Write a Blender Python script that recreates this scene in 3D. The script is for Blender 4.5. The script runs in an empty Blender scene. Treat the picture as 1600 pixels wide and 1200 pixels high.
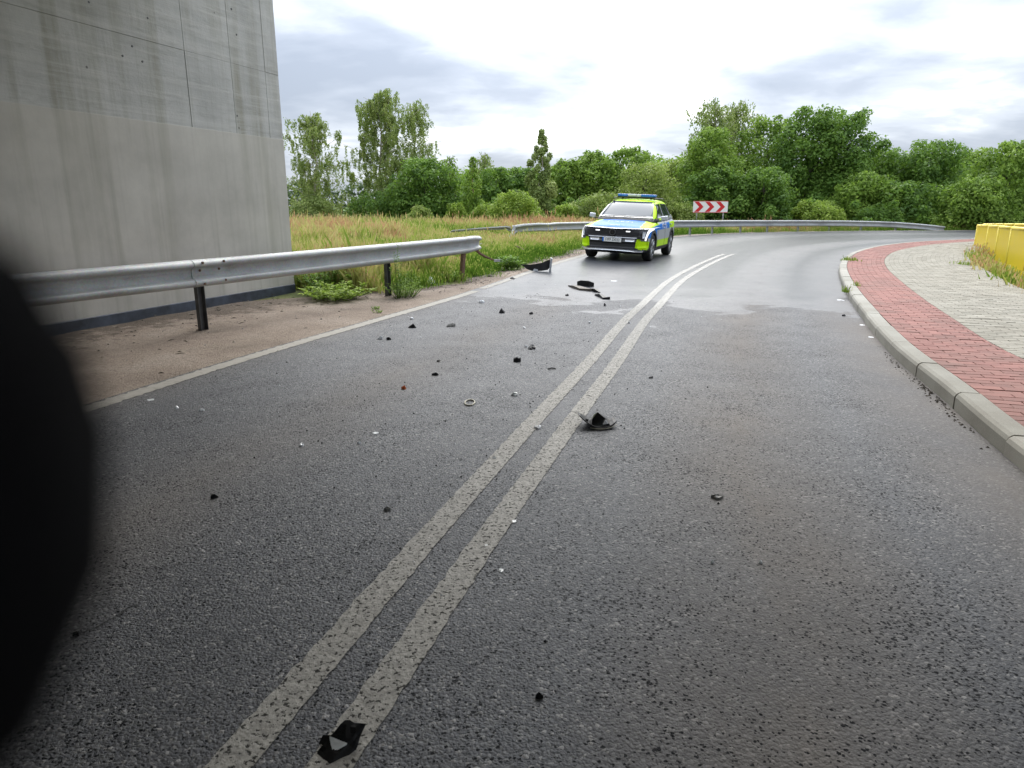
import bpy, bmesh, math, random
import mathutils.noise as mn
import numpy as np
from mathutils import Vector, Matrix
from mathutils.bvhtree import BVHTree
R = math.radians
rng = np.random.default_rng(7)
random.seed(7)
sc = bpy.context.scene
col = sc.collection

# ------------------------------------------------------------------ camera
CAM_H, PITCH, FPX = 1.4, 14.25, 1095.0
cd = bpy.data.cameras.new('camera'); cam = bpy.data.objects.new('camera', cd); col.objects.link(cam)
cam.location = (0, 0, CAM_H); cam.rotation_euler = (R(90 - PITCH), 0, 0)
cd.sensor_width = 36; cd.lens = 36 * FPX / 1600; cd.clip_start = 0.004; cd.clip_end = 2000
cd.dof.use_dof = True; cd.dof.focus_distance = 6.5; cd.dof.aperture_fstop = cd.lens / 2.7
sc.camera = cam
# ------------------------------------------------------------------ sky, sun, exposure
SUN_EL, SUN_AZ = 42.0, 9.0          # azimuth clockwise from +Y
w = bpy.data.worlds.new('World'); sc.world = w; w.use_nodes = True
nt = w.node_tree; nt.nodes.clear(); N = nt.nodes; LK = nt.links.new


def nd(t, **k):
    n = N.new(t)
    for a, b in k.items():
        setattr(n, a, b)
    return n


def wmath(op, a, b=None, clamp=False):
    n = nd('ShaderNodeMath', operation=op, use_clamp=clamp)
    for i, v in enumerate((a, b)):
        if v is None:
            continue
        if isinstance(v, (int, float)):
            n.inputs[i].default_value = v
        else:
            LK(v, n.inputs[i])
    return n.outputs[0]


tc = nd('ShaderNodeTexCoord')
sep = nd('ShaderNodeSeparateXYZ'); LK(tc.outputs['Generated'], sep.inputs[0])
zz = wmath('ADD', wmath('MAXIMUM', sep.outputs[2], 0.0), 0.16)
cmb = nd('ShaderNodeCombineXYZ')
LK(wmath('DIVIDE', sep.outputs[0], zz), cmb.inputs[0]); LK(wmath('DIVIDE', sep.outputs[1], zz), cmb.inputs[1])
mp = nd('ShaderNodeMapping'); mp.inputs['Location'].default_value = (2.75, 0.4, 0); mp.inputs['Scale'].default_value = (0.85, 0.95, 1)
LK(cmb.outputs[0], mp.inputs[0])
n1 = nd('ShaderNodeTexNoise'); n1.inputs['Scale'].default_value = 1.1; n1.inputs['Detail'].default_value = 7; n1.inputs['Roughness'].default_value = 0.5; n1.inputs['Distortion'].default_value = 0.35
LK(mp.outputs[0], n1.inputs['Vector'])
sd_ = (math.sin(R(SUN_AZ)) * math.cos(R(SUN_EL)), math.cos(R(SUN_AZ)) * math.cos(R(SUN_EL)), math.sin(R(SUN_EL)))
dt = nd('ShaderNodeVectorMath', operation='DOT_PRODUCT'); LK(tc.outputs['Generated'], dt.inputs[0]); dt.inputs[1].default_value = sd_
glow = wmath('POWER', wmath('MAXIMUM', dt.outputs['Value'], 0.0), 10.0)
n2 = nd('ShaderNodeTexNoise'); n2.inputs['Scale'].default_value = 4.5; n2.inputs['Detail'].default_value = 6; n2.inputs['Roughness'].default_value = 0.55; n2.inputs['Distortion'].default_value = 0.3
LK(mp.outputs[0], n2.inputs['Vector'])
nn_ = wmath('ADD', wmath('MULTIPLY', wmath('SUBTRACT', n1.outputs['Fac'], 0.5), 1.35), wmath('MULTIPLY', wmath('SUBTRACT', n2.outputs['Fac'], 0.5), 0.32))
f = wmath('ADD', wmath('ADD', nn_, 0.5), wmath('MULTIPLY', glow, 1.05))
cr = nd('ShaderNodeValToRGB'); LK(f, cr.inputs[0])
e = cr.color_ramp.elements
e[0].position = 0.36; e[0].color = (0.36, 0.41, 0.50, 1)
e[1].position = 0.94; e[1].color = (1.30, 1.30, 1.30, 1)
for p, c in ((0.50, (0.44, 0.49, 0.58, 1)), (0.64, (0.62, 0.67, 0.75, 1)), (0.74, (0.98, 1.0, 1.04, 1))):
    q = e.new(p); q.color = c
b1 = nd('ShaderNodeBackground'); LK(cr.outputs[0], b1.inputs[0])
# overcast sky: brighter towards the zenith and round the veiled sun
zen = wmath('MULTIPLY', wmath('POWER', wmath('MAXIMUM', sep.outputs[2], 0.0), 1.6), 1.7)
LK(wmath('ADD', wmath('ADD', zen, 0.78), wmath('MULTIPLY', glow, 1.2)), b1.inputs[1])
sky = nd('ShaderNodeTexSky', sky_type='NISHITA'); sky.sun_disc = False
sky.sun_elevation = R(SUN_EL); sky.sun_rotation = R(SUN_AZ)
b2 = nd('ShaderNodeBackground'); LK(sky.outputs[0], b2.inputs[0]); b2.inputs[1].default_value = 0.08
ms = nd('ShaderNodeMixShader'); ms.inputs[0].default_value = 0.92; LK(b2.outputs[0], ms.inputs[1]); LK(b1.outputs[0], ms.inputs[2])
wo = nd('ShaderNodeOutputWorld'); LK(ms.outputs[0], wo.inputs[0])

sl = bpy.data.lights.new('sun', 'SUN'); sl.energy = 1.1; sl.angle = R(50); sl.color = (1, 0.97, 0.92)
so = bpy.data.objects.new('sun', sl); col.objects.link(so)
so.rotation_euler = Vector(sd_).to_track_quat('Z', 'Y').to_euler(); so.location = (0, 0, 30)
vs = sc.view_settings
sc.display_settings.display_device = 'sRGB'
vs.view_transform = 'Standard'; vs.look = 'None'; vs.gamma = 1; vs.use_curve_mapping = False
vs.exposure = 0.66
sc.cycles.max_bounces = 8; sc.cycles.transparent_max_bounces = 8


# ------------------------------------------------------------------ polylines of the road (metres, world x/y)
def smooth(pts, step=0.4):
    p = np.array(pts, float)
    p = np.vstack([2 * p[0] - p[1], p, 2 * p[-1] - p[-2]])
    out = []
    for i in range(1, len(p) - 2):
        n = max(2, int(np.linalg.norm(p[i + 1] - p[i]) / step))
        for k in range(n):
            t = k / n
            out.append(0.5 * ((2 * p[i]) + (-p[i - 1] + p[i + 1]) * t + (2 * p[i - 1] - 5 * p[i] + 4 * p[i + 1] - p[i + 2]) * t * t + (-p[i - 1] + 3 * p[i] - 3 * p[i + 1] + p[i + 2]) * t ** 3))
    out.append(p[-2])
    return np.array(out)


def resample(p, n):
    s = np.r_[0, np.cumsum(np.linalg.norm(np.diff(p, axis=0), axis=1))]
    q = np.linspace(0, s[-1], n)
    return np.c_[np.interp(q, s, p[:, 0]), np.interp(q, s, p[:, 1])]


def plen(p):
    return np.linalg.norm(np.diff(p, axis=0), axis=1).sum()


def normals(p):                       # left-hand normals
    t = np.gradient(p, axis=0); t /= np.linalg.norm(t, axis=1)[:, None]
    return np.c_[-t[:, 1], t[:, 0]]


def sdist(p, X, Y):                   # signed distance, left positive
    X = np.asarray(X, float); Y = np.asarray(Y, float)
    best = np.full(X.shape, 1e9); sg = np.zeros(X.shape)
    for a, b in zip(p[:-1], p[1:]):
        d = b - a; L2 = d @ d
        t = np.clip(((X - a[0]) * d[0] + (Y - a[1]) * d[1]) / L2, 0, 1)
        dx = X - a[0] - t * d[0]; dy = Y - a[1] - t * d[1]
        q = dx * dx + dy * dy
        m = q < best
        best = np.where(m, q, best); sg = np.where(m, np.sign(d[0] * dy - d[1] * dx), sg)
    return np.sqrt(best) * np.where(sg == 0, 1, sg)


CEN = smooth([(-3.9, -10), (-1.15, -0.4), (-0.60, 1.5), (-0.26, 2.71), (-0.03, 3.48), (0.36, 4.77), (0.89, 6.5), (1.46, 8.46), (1.97, 10.03), (3.46, 14.4), (5.95, 20.2), (7.74, 23.4), (9.42, 25.92), (12.4, 29.2), (16, 31.8), (21, 33.8), (28, 35.3), (60, 38)], 0.6)
LEFT = smooth([(-7.6, -10), (-4.5, 0.2), (-3.07, 5.03), (-2.76, 6.1), (-2.33, 7.4), (-1.70, 9.13), (-1.01, 11.05), (-0.06, 13.82), (0.95, 16.75), (2.05, 19.9), (4.3, 26.2), (6.4, 30.0), (9.0, 33.4), (12.8, 36.2), (17.6, 37.9), (25, 39.1), (60, 42.5)], 0.6)
KERB = smooth([(-0.9, -10), (1.95, 0.2), (2.78, 3.57), (3.22, 5.05), (3.68, 6.65), (4.45, 8.81), (5.6, 11.81), (6.98, 15.1), (8.34, 17.9), (10.0, 20.8), (11.88, 23.4), (14.3, 26.0), (16.6, 27.7), (19.3, 29.1), (24, 30.6), (60, 34)], 0.3)
REDIN = smooth([(0.2, -10), (3.0, 0.2), (3.95, 4.2), (4.31, 5.5), (4.62, 6.64), (5.14, 8.05), (5.86, 9.96), (6.93, 12.6), (8.05, 15.2), (9.35, 17.8), (11.0, 20.5), (12.9, 22.9), (15.1, 25.1), (18.2, 27.1), (24.6, 29.0), (60, 32.5)], 0.3)
CSUB = CEN[::2]


def h(X, Y):
    X = np.asarray(X, float); Y = np.asarray(Y, float)
    d = sdist(CSUB, X, Y)
    s = np.clip((Y - 10.5) / 7, 0, 1); s = s * s * (3 - 2 * s)
    return 0.042 * np.clip(d - 0.9, 0, 2.6) * s


def ray(px, py):
    u = (px - 800) / FPX; v = (600 - py) / FPX; a = R(PITCH)
    return np.array([u, math.cos(a) + v * math.sin(a), -math.sin(a) + v * math.cos(a)])


def G(px, py, z=0.0):                 # the spot on the ground seen there
    d = ray(px, py); g = 0.0
    for _ in range(8):
        t = (z + g - CAM_H) / d[2]
        g = 0.5 * g + 0.5 * float(h(np.array([d[0] * t]), np.array([d[1] * t]))[0])
    t = (z + g - CAM_H) / d[2]
    return Vector((d[0] * t, d[1] * t, g + z))


def W(px, py, D):
    d = ray(px, py); t = D / d[1]
    return Vector((d[0] * t, D, CAM_H + d[2] * t))


def hz(x, y):
    return float(h(np.array([x]), np.array([y]))[0])


WALK_OUT = smooth([(3.6, -10), (5.6, 0.2), (6.6, 5), (7.3, 8.6), (8.12, 11.14), (9.25, 13.48), (10.35, 15.7), (11.8, 18.3), (13.8, 21.0), (16.4, 23.2), (20, 25.0), (26, 26.6), (60, 30)], 0.5)


def terrain(X, Y):
    X = np.asarray(X, float); Y = np.asarray(Y, float)
    z = h(X, Y) - 0.03
    d = -sdist(WALK_OUT[::2], X, Y)                # beyond the pavement: a shallow dip
    k = np.clip((d + 0.1) / 1.2, 0, 1); k = k * k * (3 - 2 * k)
    fade = np.clip((24 - Y) / 5, 0, 1)
    z = z + np.where(d > -0.1, -0.42 * k * fade, 0)
    d2 = sdist(LEFT[::2], X, Y)
    far = np.clip((d2 - 3) / 10, 0, 1)
    z = z + far * (0.05 * np.sin(X * 0.31 + 1) * np.cos(Y * 0.27) + 0.03 * np.sin(X * 0.9 + Y * 0.7))
    D = np.hypot(X, Y)
    z = z - np.clip((D - 45) / 60, 0, 1) * 0.9 * (Y > 0)
    return z


# ------------------------------------------------------------------ mesh helpers
def tag(o, label=None, cat=None, group=None, kind=None):
    if label: o['label'] = label
    if cat: o['category'] = cat
    if group: o['group'] = group
    if kind: o['kind'] = kind
    return o


def link(name, me, parent=None):
    o = bpy.data.objects.new(name, me); col.objects.link(o)
    if parent: o.parent = parent
    return o


def empty(name, loc=(0, 0, 0), rz=0, parent=None):
    o = link(name, None, parent); o.location = loc; o.rotation_euler = (0, 0, rz); o.empty_display_size = 0.2
    return o


def mesh(name, V, Fc, mat=None, parent=None, smooth_=False):
    me = bpy.data.meshes.new(name)
    me.from_pydata([tuple(map(float, v)) for v in V], [], [tuple(map(int, q)) for q in Fc])
    if mat:
        for m in (mat if isinstance(mat, (list, tuple)) else [mat]):
            me.materials.append(m)
    if smooth_:
        me.polygons.foreach_set('use_smooth', [True] * len(me.polygons))
    me.update()
    return link(name, me, parent)


def quads_mesh(name, V, mat, parent=None, k=4, attr=None, extra=None, nrm=None):
    """V: (n,k,3) separate polygons, one attribute value per polygon"""
    n = len(V)
    me = bpy.data.meshes.new(name)
    me.vertices.add(n * k); me.vertices.foreach_set('co', V.reshape(-1).astype(np.float32))
    me.loops.add(n * k); me.loops.foreach_set('vertex_index', np.arange(n * k, dtype=np.int32))
    me.polygons.add(n); me.polygons.foreach_set('loop_start', np.arange(0, n * k, k, dtype=np.int32))
    if attr is not None:
        a = me.attributes.new('v', 'FLOAT', 'FACE'); a.data.foreach_set('value', attr.astype(np.float32))
    me.materials.append(mat); me.update(); me.validate()
    return link(name, me, parent)


class MB:
    def __init__(s): s.V = []; s.F = []; s.M = []
    def add(s, V, Fc, m=0):
        o = len(s.V); s.V += [tuple(v) for v in V]; s.F += [tuple(i + o for i in q) for q in Fc]; s.M += [m] * len(Fc)
    def box(s, c, d, rz=0, m=0, rot=None):
        x, y, z = d[0] / 2, d[1] / 2, d[2] / 2
        M = rot if rot is not None else Matrix.Rotation(rz, 3, 'Z')
        P = [Vector(c) + M @ Vector(p) for p in ((-x, -y, -z), (x, -y, -z), (x, y, -z), (-x, y, -z), (-x, -y, z), (x, -y, z), (x, y, z), (-x, y, z))]
        s.add(P, [(3, 2, 1, 0), (4, 5, 6, 7), (0, 1, 5, 4), (1, 2, 6, 5), (2, 3, 7, 6), (3, 0, 4, 7)], m)
    def tube(s, pts, rad, n=8, m=0, cap=True):
        pts = [Vector(p) for p in pts]; rad = rad if isinstance(rad, (list, tuple)) else [rad] * len(pts)
        o = len(s.V); ref = None
        for i, p in enumerate(pts):
            t = (pts[min(i + 1, len(pts) - 1)] - pts[max(i - 1, 0)]).normalized()
            if ref is None: ref = Vector((1, 0, 0)) if abs(t.x) < 0.8 else Vector((0, 1, 0))
            a = (ref - t * ref.dot(t)).normalized(); b = t.cross(a); ref = a
            for k in range(n):
                q = 2 * math.pi * k / n
                s.V.append(tuple(p + (a * math.cos(q) + b * math.sin(q)) * rad[i]))
        for i in range(len(pts) - 1):
            for k in range(n):
                s.F.append((o + i * n + k, o + i * n + (k + 1) % n, o + (i + 1) * n + (k + 1) % n, o + (i + 1) * n + k)); s.M.append(m)
        if cap:
            s.F.append(tuple(o + k for k in range(n))[::-1]); s.M.append(m)
            e_ = o + (len(pts) - 1) * n
            s.F.append(tuple(e_ + k for k in range(n))); s.M.append(m)
    def build(s, name, mats, parent=None, smooth_=False):
        o = mesh(name, s.V, s.F, mats, parent, smooth_)
        if isinstance(mats, (list, tuple)): o.data.polygons.foreach_set('material_index', s.M)
        return o


def bevel(o, wd=0.01, seg=2):
    m = o.modifiers.new('bevel', 'BEVEL'); m.width = wd; m.segments = seg; m.limit_method = 'ANGLE'
    return o


def prism(outline, thick, axis_u, axis_v, origin, bulge=0.0):
    """extrude a 2-D outline; returns V,F"""
    n = len(outline); u = Vector(axis_u); v = Vector(axis_v); nn = u.cross(v).normalized(); V = []
    for s in (0.5, -0.5):
        for a, b in outline:
            V.append(Vector(origin) + u * a + v * b + nn * (s * thick + bulge * a * a))
    Fc = [tuple(range(n)), tuple(range(2 * n - 1, n - 1, -1))] + [(i, n + i, n + (i + 1) % n, (i + 1) % n) for i in range(n)]
    return V, Fc


# ------------------------------------------------------------------ materials
class NT:
    def __init__(s, name):
        s.m = bpy.data.materials.new(name); s.m.use_nodes = True; s.t = s.m.node_tree; s.t.nodes.clear()
        s.out = s.t.nodes.new('ShaderNodeOutputMaterial')
    def n(s, ty, ins=None, **k):
        q = s.t.nodes.new(ty)
        for a, b in k.items(): setattr(q, a, b)
        for a, b in (ins or {}).items():
            if hasattr(b, 'is_linked') or isinstance(b, bpy.types.NodeSocket): s.t.links.new(b, q.inputs[a])
            else: q.inputs[a].default_value = b
        return q
    def math(s, op, a, b=0.0, clamp=False):
        return s.n('ShaderNodeMath', {0: a, 1: b}, operation=op, use_clamp=clamp).outputs[0]
    def mix(s, fac, a, b):
        q = s.n('ShaderNodeMix', data_type='RGBA')
        for i, v in ((0, fac), (6, a), (7, b)):
            if isinstance(v, bpy.types.NodeSocket): s.t.links.new(v, q.inputs[i])
            elif i == 0: q.inputs[0].default_value = v
            else: q.inputs[i].default_value = (*v[:3], 1)
        return q.outputs[2]
    def ramp(s, fac, stops):
        q = s.n('ShaderNodeValToRGB', {0: fac}); el = q.color_ramp.elements
        while len(el) > 1: el.remove(el[-1])
        for i, (p, c) in enumerate(stops):
            c = (c, c, c) if isinstance(c, (int, float)) else c
            k = el[0] if i == 0 else el.new(p)
            k.position = p; k.color = (*c, 1)
        return q.outputs[0]
    def noise(s, vec, scale, detail=4, rough=0.5, dist=0.0):
        return s.n('ShaderNodeTexNoise', {'Vector': vec, 'Scale': scale, 'Detail': detail, 'Roughness': rough, 'Distortion': dist}).outputs['Fac']
    def coord(s, scale=(1, 1, 1), which='Object', loc=(0, 0, 0), rot=(0, 0, 0)):
        c = s.n('ShaderNodeTexCoord').outputs[which]
        if tuple(scale) == (1, 1, 1) and tuple(rot) == (0, 0, 0) and tuple(loc) == (0, 0, 0): return c
        return s.n('ShaderNodeMapping', {0: c, 1: loc, 2: rot, 3: scale}).outputs[0]
    def bump(s, height, strength=0.3, dist=0.01, normal=None):
        d = {'Height': height, 'Strength': strength, 'Distance': dist}
        if normal is not None: d['Normal'] = normal
        return s.n('ShaderNodeBump', d).outputs[0]
    def pbsdf(s, base, rough=0.6, normal=None, metal=0.0, **k):
        d = {'Base Color': base if isinstance(base, bpy.types.NodeSocket) else (*base[:3], 1), 'Roughness': rough, 'Metallic': metal}
        if normal is not None: d['Normal'] = normal
        d.update({a.replace('_', ' '): b for a, b in k.items()})
        q = s.n('ShaderNodeBsdfPrincipled', d)
        s.t.links.new(q.outputs[0], s.out.inputs[0]); return s.m


def simple(name, c, rough=0.5, metal=0.0, var=0.15, scale=12, bump=0.0, bscale=80, **k):
    s = NT(name); co = s.coord()
    f_ = s.noise(co, scale, 5, 0.6)
    a = tuple(x * (1 - var) for x in c); b = tuple(min(1, x * (1 + var)) for x in c)
    colr = s.ramp(f_, [(0.3, a), (0.7, b)])
    nn = s.bump(s.noise(co, bscale, 4, 0.6), bump, 0.005) if bump else None
    rr = s.math('ADD', s.math('MULTIPLY', f_, 0.2), rough - 0.1, True)
    return s.pbsdf(colr, rr, nn, metal, **k)


M = {}
M['black_plastic'] = simple('black_plastic', (0.012, 0.012, 0.013), 0.42, var=0.3, bump=0.15)
M['tyre'] = simple('tyre', (0.018, 0.018, 0.018), 0.8, var=0.3, bump=0.2)
M['glove'] = simple('glove', (0.004, 0.004, 0.005), 0.95, var=0.3, scale=200, bump=0.2, bscale=900)
M['glove'].node_tree.nodes['Principled BSDF'].inputs['Specular IOR Level'].default_value = 0.05
M['black_plastic'].node_tree.nodes['Principled BSDF'].inputs['Specular IOR Level'].default_value = 0.22
M['white_plastic'] = simple('white_plastic', (0.88, 0.89, 0.9), 0.3, var=0.08)
M['clear_shard'] = simple('clear_shard', (0.62, 0.64, 0.64), 0.12, var=0.2)
M['orange_plastic'] = simple('orange_plastic', (0.55, 0.13, 0.03), 0.3, var=0.2)
M['beige_plastic'] = simple('beige_plastic', (0.42, 0.39, 0.3), 0.5, var=0.2)
M['grey_plastic'] = simple('grey_plastic', (0.17, 0.165, 0.15), 0.5, var=0.4, scale=30)
M['brown_strip'] = simple('brown_strip', (0.14, 0.12, 0.095), 0.7, var=0.4, scale=40)
M['wood'] = simple('splintered_wood', (0.16, 0.10, 0.055), 0.85, var=0.4, scale=20, bump=0.4)
M['rust'] = simple('rust', (0.15, 0.09, 0.06), 0.8, var=0.4, scale=25, bump=0.3)
M['dark_steel'] = simple('dark_steel', (0.10, 0.10, 0.10), 0.55, 0.4, var=0.3, scale=9)


def m_steel():
    s = NT('galvanised_steel'); co = s.coord()
    v = s.n('ShaderNodeTexVoronoi', {'Vector': co, 'Scale': 55.0}, feature='F1').outputs['Color']
    n_ = s.noise(co, 3.0, 6, 0.65)
    n2 = s.noise(s.coord((1, 1, 9)), 2.2, 5, 0.6)
    c = s.ramp(n_, [(0.3, (0.30, 0.31, 0.305)), (0.55, (0.38, 0.39, 0.385)), (0.75, (0.44, 0.45, 0.445))])
    c = s.mix(s.math('MULTIPLY', s.ramp(n2, [(0.52, 0.0), (0.72, 1.0)]), 0.45), c, (0.20, 0.185, 0.15))
    c = s.mix(0.08, c, v)
    return s.pbsdf(c, s.math('ADD', s.math('MULTIPLY', n_, 0.2), 0.42), s.bump(s.noise(co, 30, 4), 0.06, 0.004), 0.12)


M['steel'] = m_steel()


def m_asphalt():
    s = NT('worn_asphalt'); co = s.coord()
    sx = s.n('ShaderNodeSeparateXYZ', {0: co})
    big = s.noise(co, 0.55, 5, 0.6)
    # aggregate: two sizes of stones with dark binder pits between
    warp = s.n('ShaderNodeVectorMath', {0: co, 1: s.n('ShaderNodeVectorMath', {0: s.n('ShaderNodeTexNoise', {'Vector': co, 'Scale': 60.0, 'Detail': 2.0}).outputs['Color'], 1: (0.012, 0.012, 0.0)}, operation='MULTIPLY').outputs[0]}, operation='ADD').outputs[0]
    v1 = s.n('ShaderNodeTexVoronoi', {'Vector': warp, 'Scale': 95.0, 'Randomness': 1.0}, feature='F1')
    v2 = s.n('ShaderNodeTexVoronoi', {'Vector': warp, 'Scale': 210.0}, feature='F1')
    stone = s.n('ShaderNodeSeparateColor', {0: v1.outputs['Color']}).outputs[0]
    acr_ = s.n('ShaderNodeAttribute', attribute_name='across').outputs['Fac']
    wp2 = s.n('ShaderNodeVectorMath', {0: co, 1: s.n('ShaderNodeVectorMath', {0: s.n('ShaderNodeTexNoise', {'Vector': co, 'Scale': 90.0, 'Detail': 3.0}).outputs['Color'], 1: (0.016, 0.016, 0.0)}, operation='MULTIPLY').outputs[0]}, operation='ADD').outputs[0]
    v3 = s.n('ShaderNodeTexVoronoi', {'Vector': wp2, 'Scale': 98.0}, feature='F1')
    pick = s.n('ShaderNodeSeparateColor', {0: v3.outputs['Color']}).outputs[1]
    dens = s.math('ADD', s.math('MULTIPLY', s.math('SUBTRACT', s.noise(co, 1.7, 5, 0.65), 0.5), 0.9), s.math('MULTIPLY', s.ramp(acr_, [(0.90, 0.0), (1.0, 1.0)]), 0.5))
    pit = s.math('ADD', s.math('MULTIPLY', v3.outputs['Distance'], 0.8), s.math('ADD', pick, dens))
    pitm = s.ramp(pit, [(0.39, 1.0), (0.50, 0.0)])
    tone = s.ramp(stone, [(0.0, (0.050, 0.049, 0.052)), (0.6, (0.080, 0.078, 0.080)), (0.92, (0.13, 0.127, 0.125)), (1.0, (0.26, 0.25, 0.24))])
    acr = s.n('ShaderNodeAttribute', attribute_name='across').outputs['Fac']
    # dusty / polished tracks, follow the lanes
    def band(c, wd):
        d = s.math('ABSOLUTE', s.math('SUBTRACT', acr, c))
        return s.ramp(s.math('DIVIDE', d, wd), [(0.0, 1.0), (1.0, 0.0)])
    dust = s.math('MAXIMUM', band(0.76, 0.11), s.math('MULTIPLY', band(0.30, 0.10), 0.55))
    dust = s.math('MAXIMUM', dust, s.math('MULTIPLY', band(0.995, 0.13), 1.0))
    dust = s.math('MAXIMUM', dust, s.math('MULTIPLY', band(0.0, 0.09), 0.7))
    dust = s.math('MULTIPLY', dust, s.ramp(s.noise(s.coord((1, 0.45, 1)), 1.4, 6, 0.65), [(0.30, 0.35), (0.60, 1.0)]))
    c = s.mix(s.math('MULTIPLY', dust, 0.62), tone, (0.23, 0.198, 0.165))
    c = s.mix(s.ramp(big, [(0.35, 0.0), (0.65, 0.30)]), c, (0.032, 0.032, 0.035))
    c = s.mix(s.math('MULTIPLY', pitm, 0.95), c, (0.007, 0.007, 0.008))
    # washed wet surface further on
    yy = s.math('ADD', sx.outputs[1], s.math('MULTIPLY', sx.outputs[0], 0.28))
    wn = s.math('ADD', s.math('MULTIPLY', s.math('SUBTRACT', s.noise(s.coord((0.8, 1, 1), loc=(2.3, 0.7, 0)), 0.9, 5, 0.55, 0.5), 0.5), 9.5), yy)
    wet = s.ramp(s.math('DIVIDE', wn, 20.0), [(0.518, 0.0), (0.532, 0.72), (0.64, 1.0)])
    # the right lane's inner part stays half dry a little longer
    c = s.mix(s.math('MULTIPLY', wet, 0.65), c, (0.045, 0.050, 0.062))  # wet darkening, with the blue of reflected sky painted into the colour
    r = s.math('SUBTRACT', s.math('ADD', 0.62, s.math('MULTIPLY', dust, 0.18)), s.math('MULTIPLY', wet, 0.31))
    r = s.math('ADD', r, s.math('MULTIPLY', s.math('SUBTRACT', s.noise(co, 3.5, 5, 0.6), 0.5), 0.14))
    hgt = s.math('SUBTRACT', s.math('SUBTRACT', 1.0, s.math('MULTIPLY', v1.outputs['Distance'], 0.7)), s.math('ADD', s.math('MULTIPLY', pitm, 1.3), s.math('MULTIPLY', v2.outputs['Distance'], 0.25)))
    b = s.n('ShaderNodeBump', {'Height': hgt, 'Strength': s.math('SUBTRACT', 0.50, s.math('MULTIPLY', wet, 0.42)), 'Distance': 0.009}).outputs[0]
    spec = s.math('SUBTRACT', 0.38, s.math('MULTIPLY', wet, 0.15))
    spec = s.math('MULTIPLY', spec, s.math('SUBTRACT', 1.0, s.math('MULTIPLY', pitm, 0.8)))
    return s.pbsdf(c, r, b, 0.0, Specular_IOR_Level=spec, Specular_Tint=(0.78, 0.88, 1.0, 1.0))


M['asphalt'] = m_asphalt()


def m_paint():
    s = NT('worn_road_paint'); co = s.coord()
    warp = co
    pit = s.noise(warp, 66, 3, 0.6)
    pitm = s.ramp(pit, [(0.375, 1.0), (0.43, 0.0)])
    wear = s.math('MAXIMUM', s.ramp(s.noise(co, 30, 7, 0.78), [(0.40, 0.0), (0.60, 1.0)]), s.math('MULTIPLY', s.ramp(s.noise(co, 3.1, 5, 0.7), [(0.5, 0.0), (0.68, 1.0)]), 0.6))
    c = s.mix(s.noise(co, 2.0, 5), (0.27, 0.26, 0.23), (0.35, 0.34, 0.31))
    c = s.mix(s.math('MULTIPLY', wear, 0.62), c, (0.095, 0.09, 0.082))
    c = s.mix(s.math('MULTIPLY', pitm, 0.85), c, (0.02, 0.02, 0.02))
    hgt = s.math('SUBTRACT', s.noise(co, 95, 3), pitm)
    sx = s.n('ShaderNodeSeparateXYZ', {0: co})
    wet = s.ramp(s.math('DIVIDE', s.math('ADD', sx.outputs[1], s.math('MULTIPLY', sx.outputs[0], 0.28)), 20.0), [(0.50, 0.0), (0.56, 1.0)])
    return s.pbsdf(c, s.math('SUBTRACT', 0.65, s.math('MULTIPLY', wet, 0.2)), s.bump(hgt, 0.6, 0.005), Specular_IOR_Level=s.math('MULTIPLY', s.math('SUBTRACT', 1.0, pitm), 0.35))


M['paint'] = m_paint()


def m_edgepaint():
    s = NT('faded_edge_paint'); co = s.coord()
    c = s.mix(s.noise(co, 5.0, 5), (0.25, 0.235, 0.20), (0.34, 0.32, 0.28))
    c = s.mix(s.ramp(s.noise(co, 18, 6, 0.7), [(0.5, 0.0), (0.72, 0.7)]), c, (0.15, 0.13, 0.11))
    return s.pbsdf(c, 0.75, s.bump(s.noise(co, 120, 3), 0.3, 0.003))


M['edgepaint'] = m_edgepaint()


def m_sand():
    s = NT('sandy_verge_soil'); co = s.coord()
    n1_ = s.noise(co, 1.3, 7, 0.62); n2_ = s.noise(co, 26, 6, 0.7)
    c = s.ramp(n1_, [(0.3, (0.20, 0.155, 0.12)), (0.5, (0.29, 0.23, 0.18)), (0.7, (0.35, 0.29, 0.235))])
    c = s.mix(s.ramp(n2_, [(0.48, 0.0), (0.70, 0.75)]), c, (0.12, 0.085, 0.06))
    c = s.mix(s.ramp(s.noise(co, 0.9, 4, 0.6), [(0.55, 0.0), (0.72, 0.45)]), c, (0.10, 0.085, 0.055))
    at_ = s.n('ShaderNodeAttribute', attribute_name='across').outputs['Fac']
    humus = s.ramp(s.math('ADD', at_, s.math('MULTIPLY', s.math('SUBTRACT', s.noise(co, 4.5, 7, 0.75), 0.5), 1.1)), [(0.55, 0.0), (0.68, 0.8), (0.95, 0.45)])
    c = s.mix(humus, c, (0.075, 0.055, 0.038))
    peb = s.n('ShaderNodeTexVoronoi', {'Vector': co, 'Scale': 65.0}, feature='F1').outputs['Distance']
    c = s.mix(s.ramp(peb, [(0.12, 0.55), (0.22, 0.0)]), c, (0.42, 0.38, 0.33))
    return s.pbsdf(c, 0.95, s.bump(s.math('ADD', s.noise(co, 18, 8, 0.75), s.math('MULTIPLY', peb, -0.3)), 0.9, 0.03))


M['sand'] = m_sand()


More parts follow.
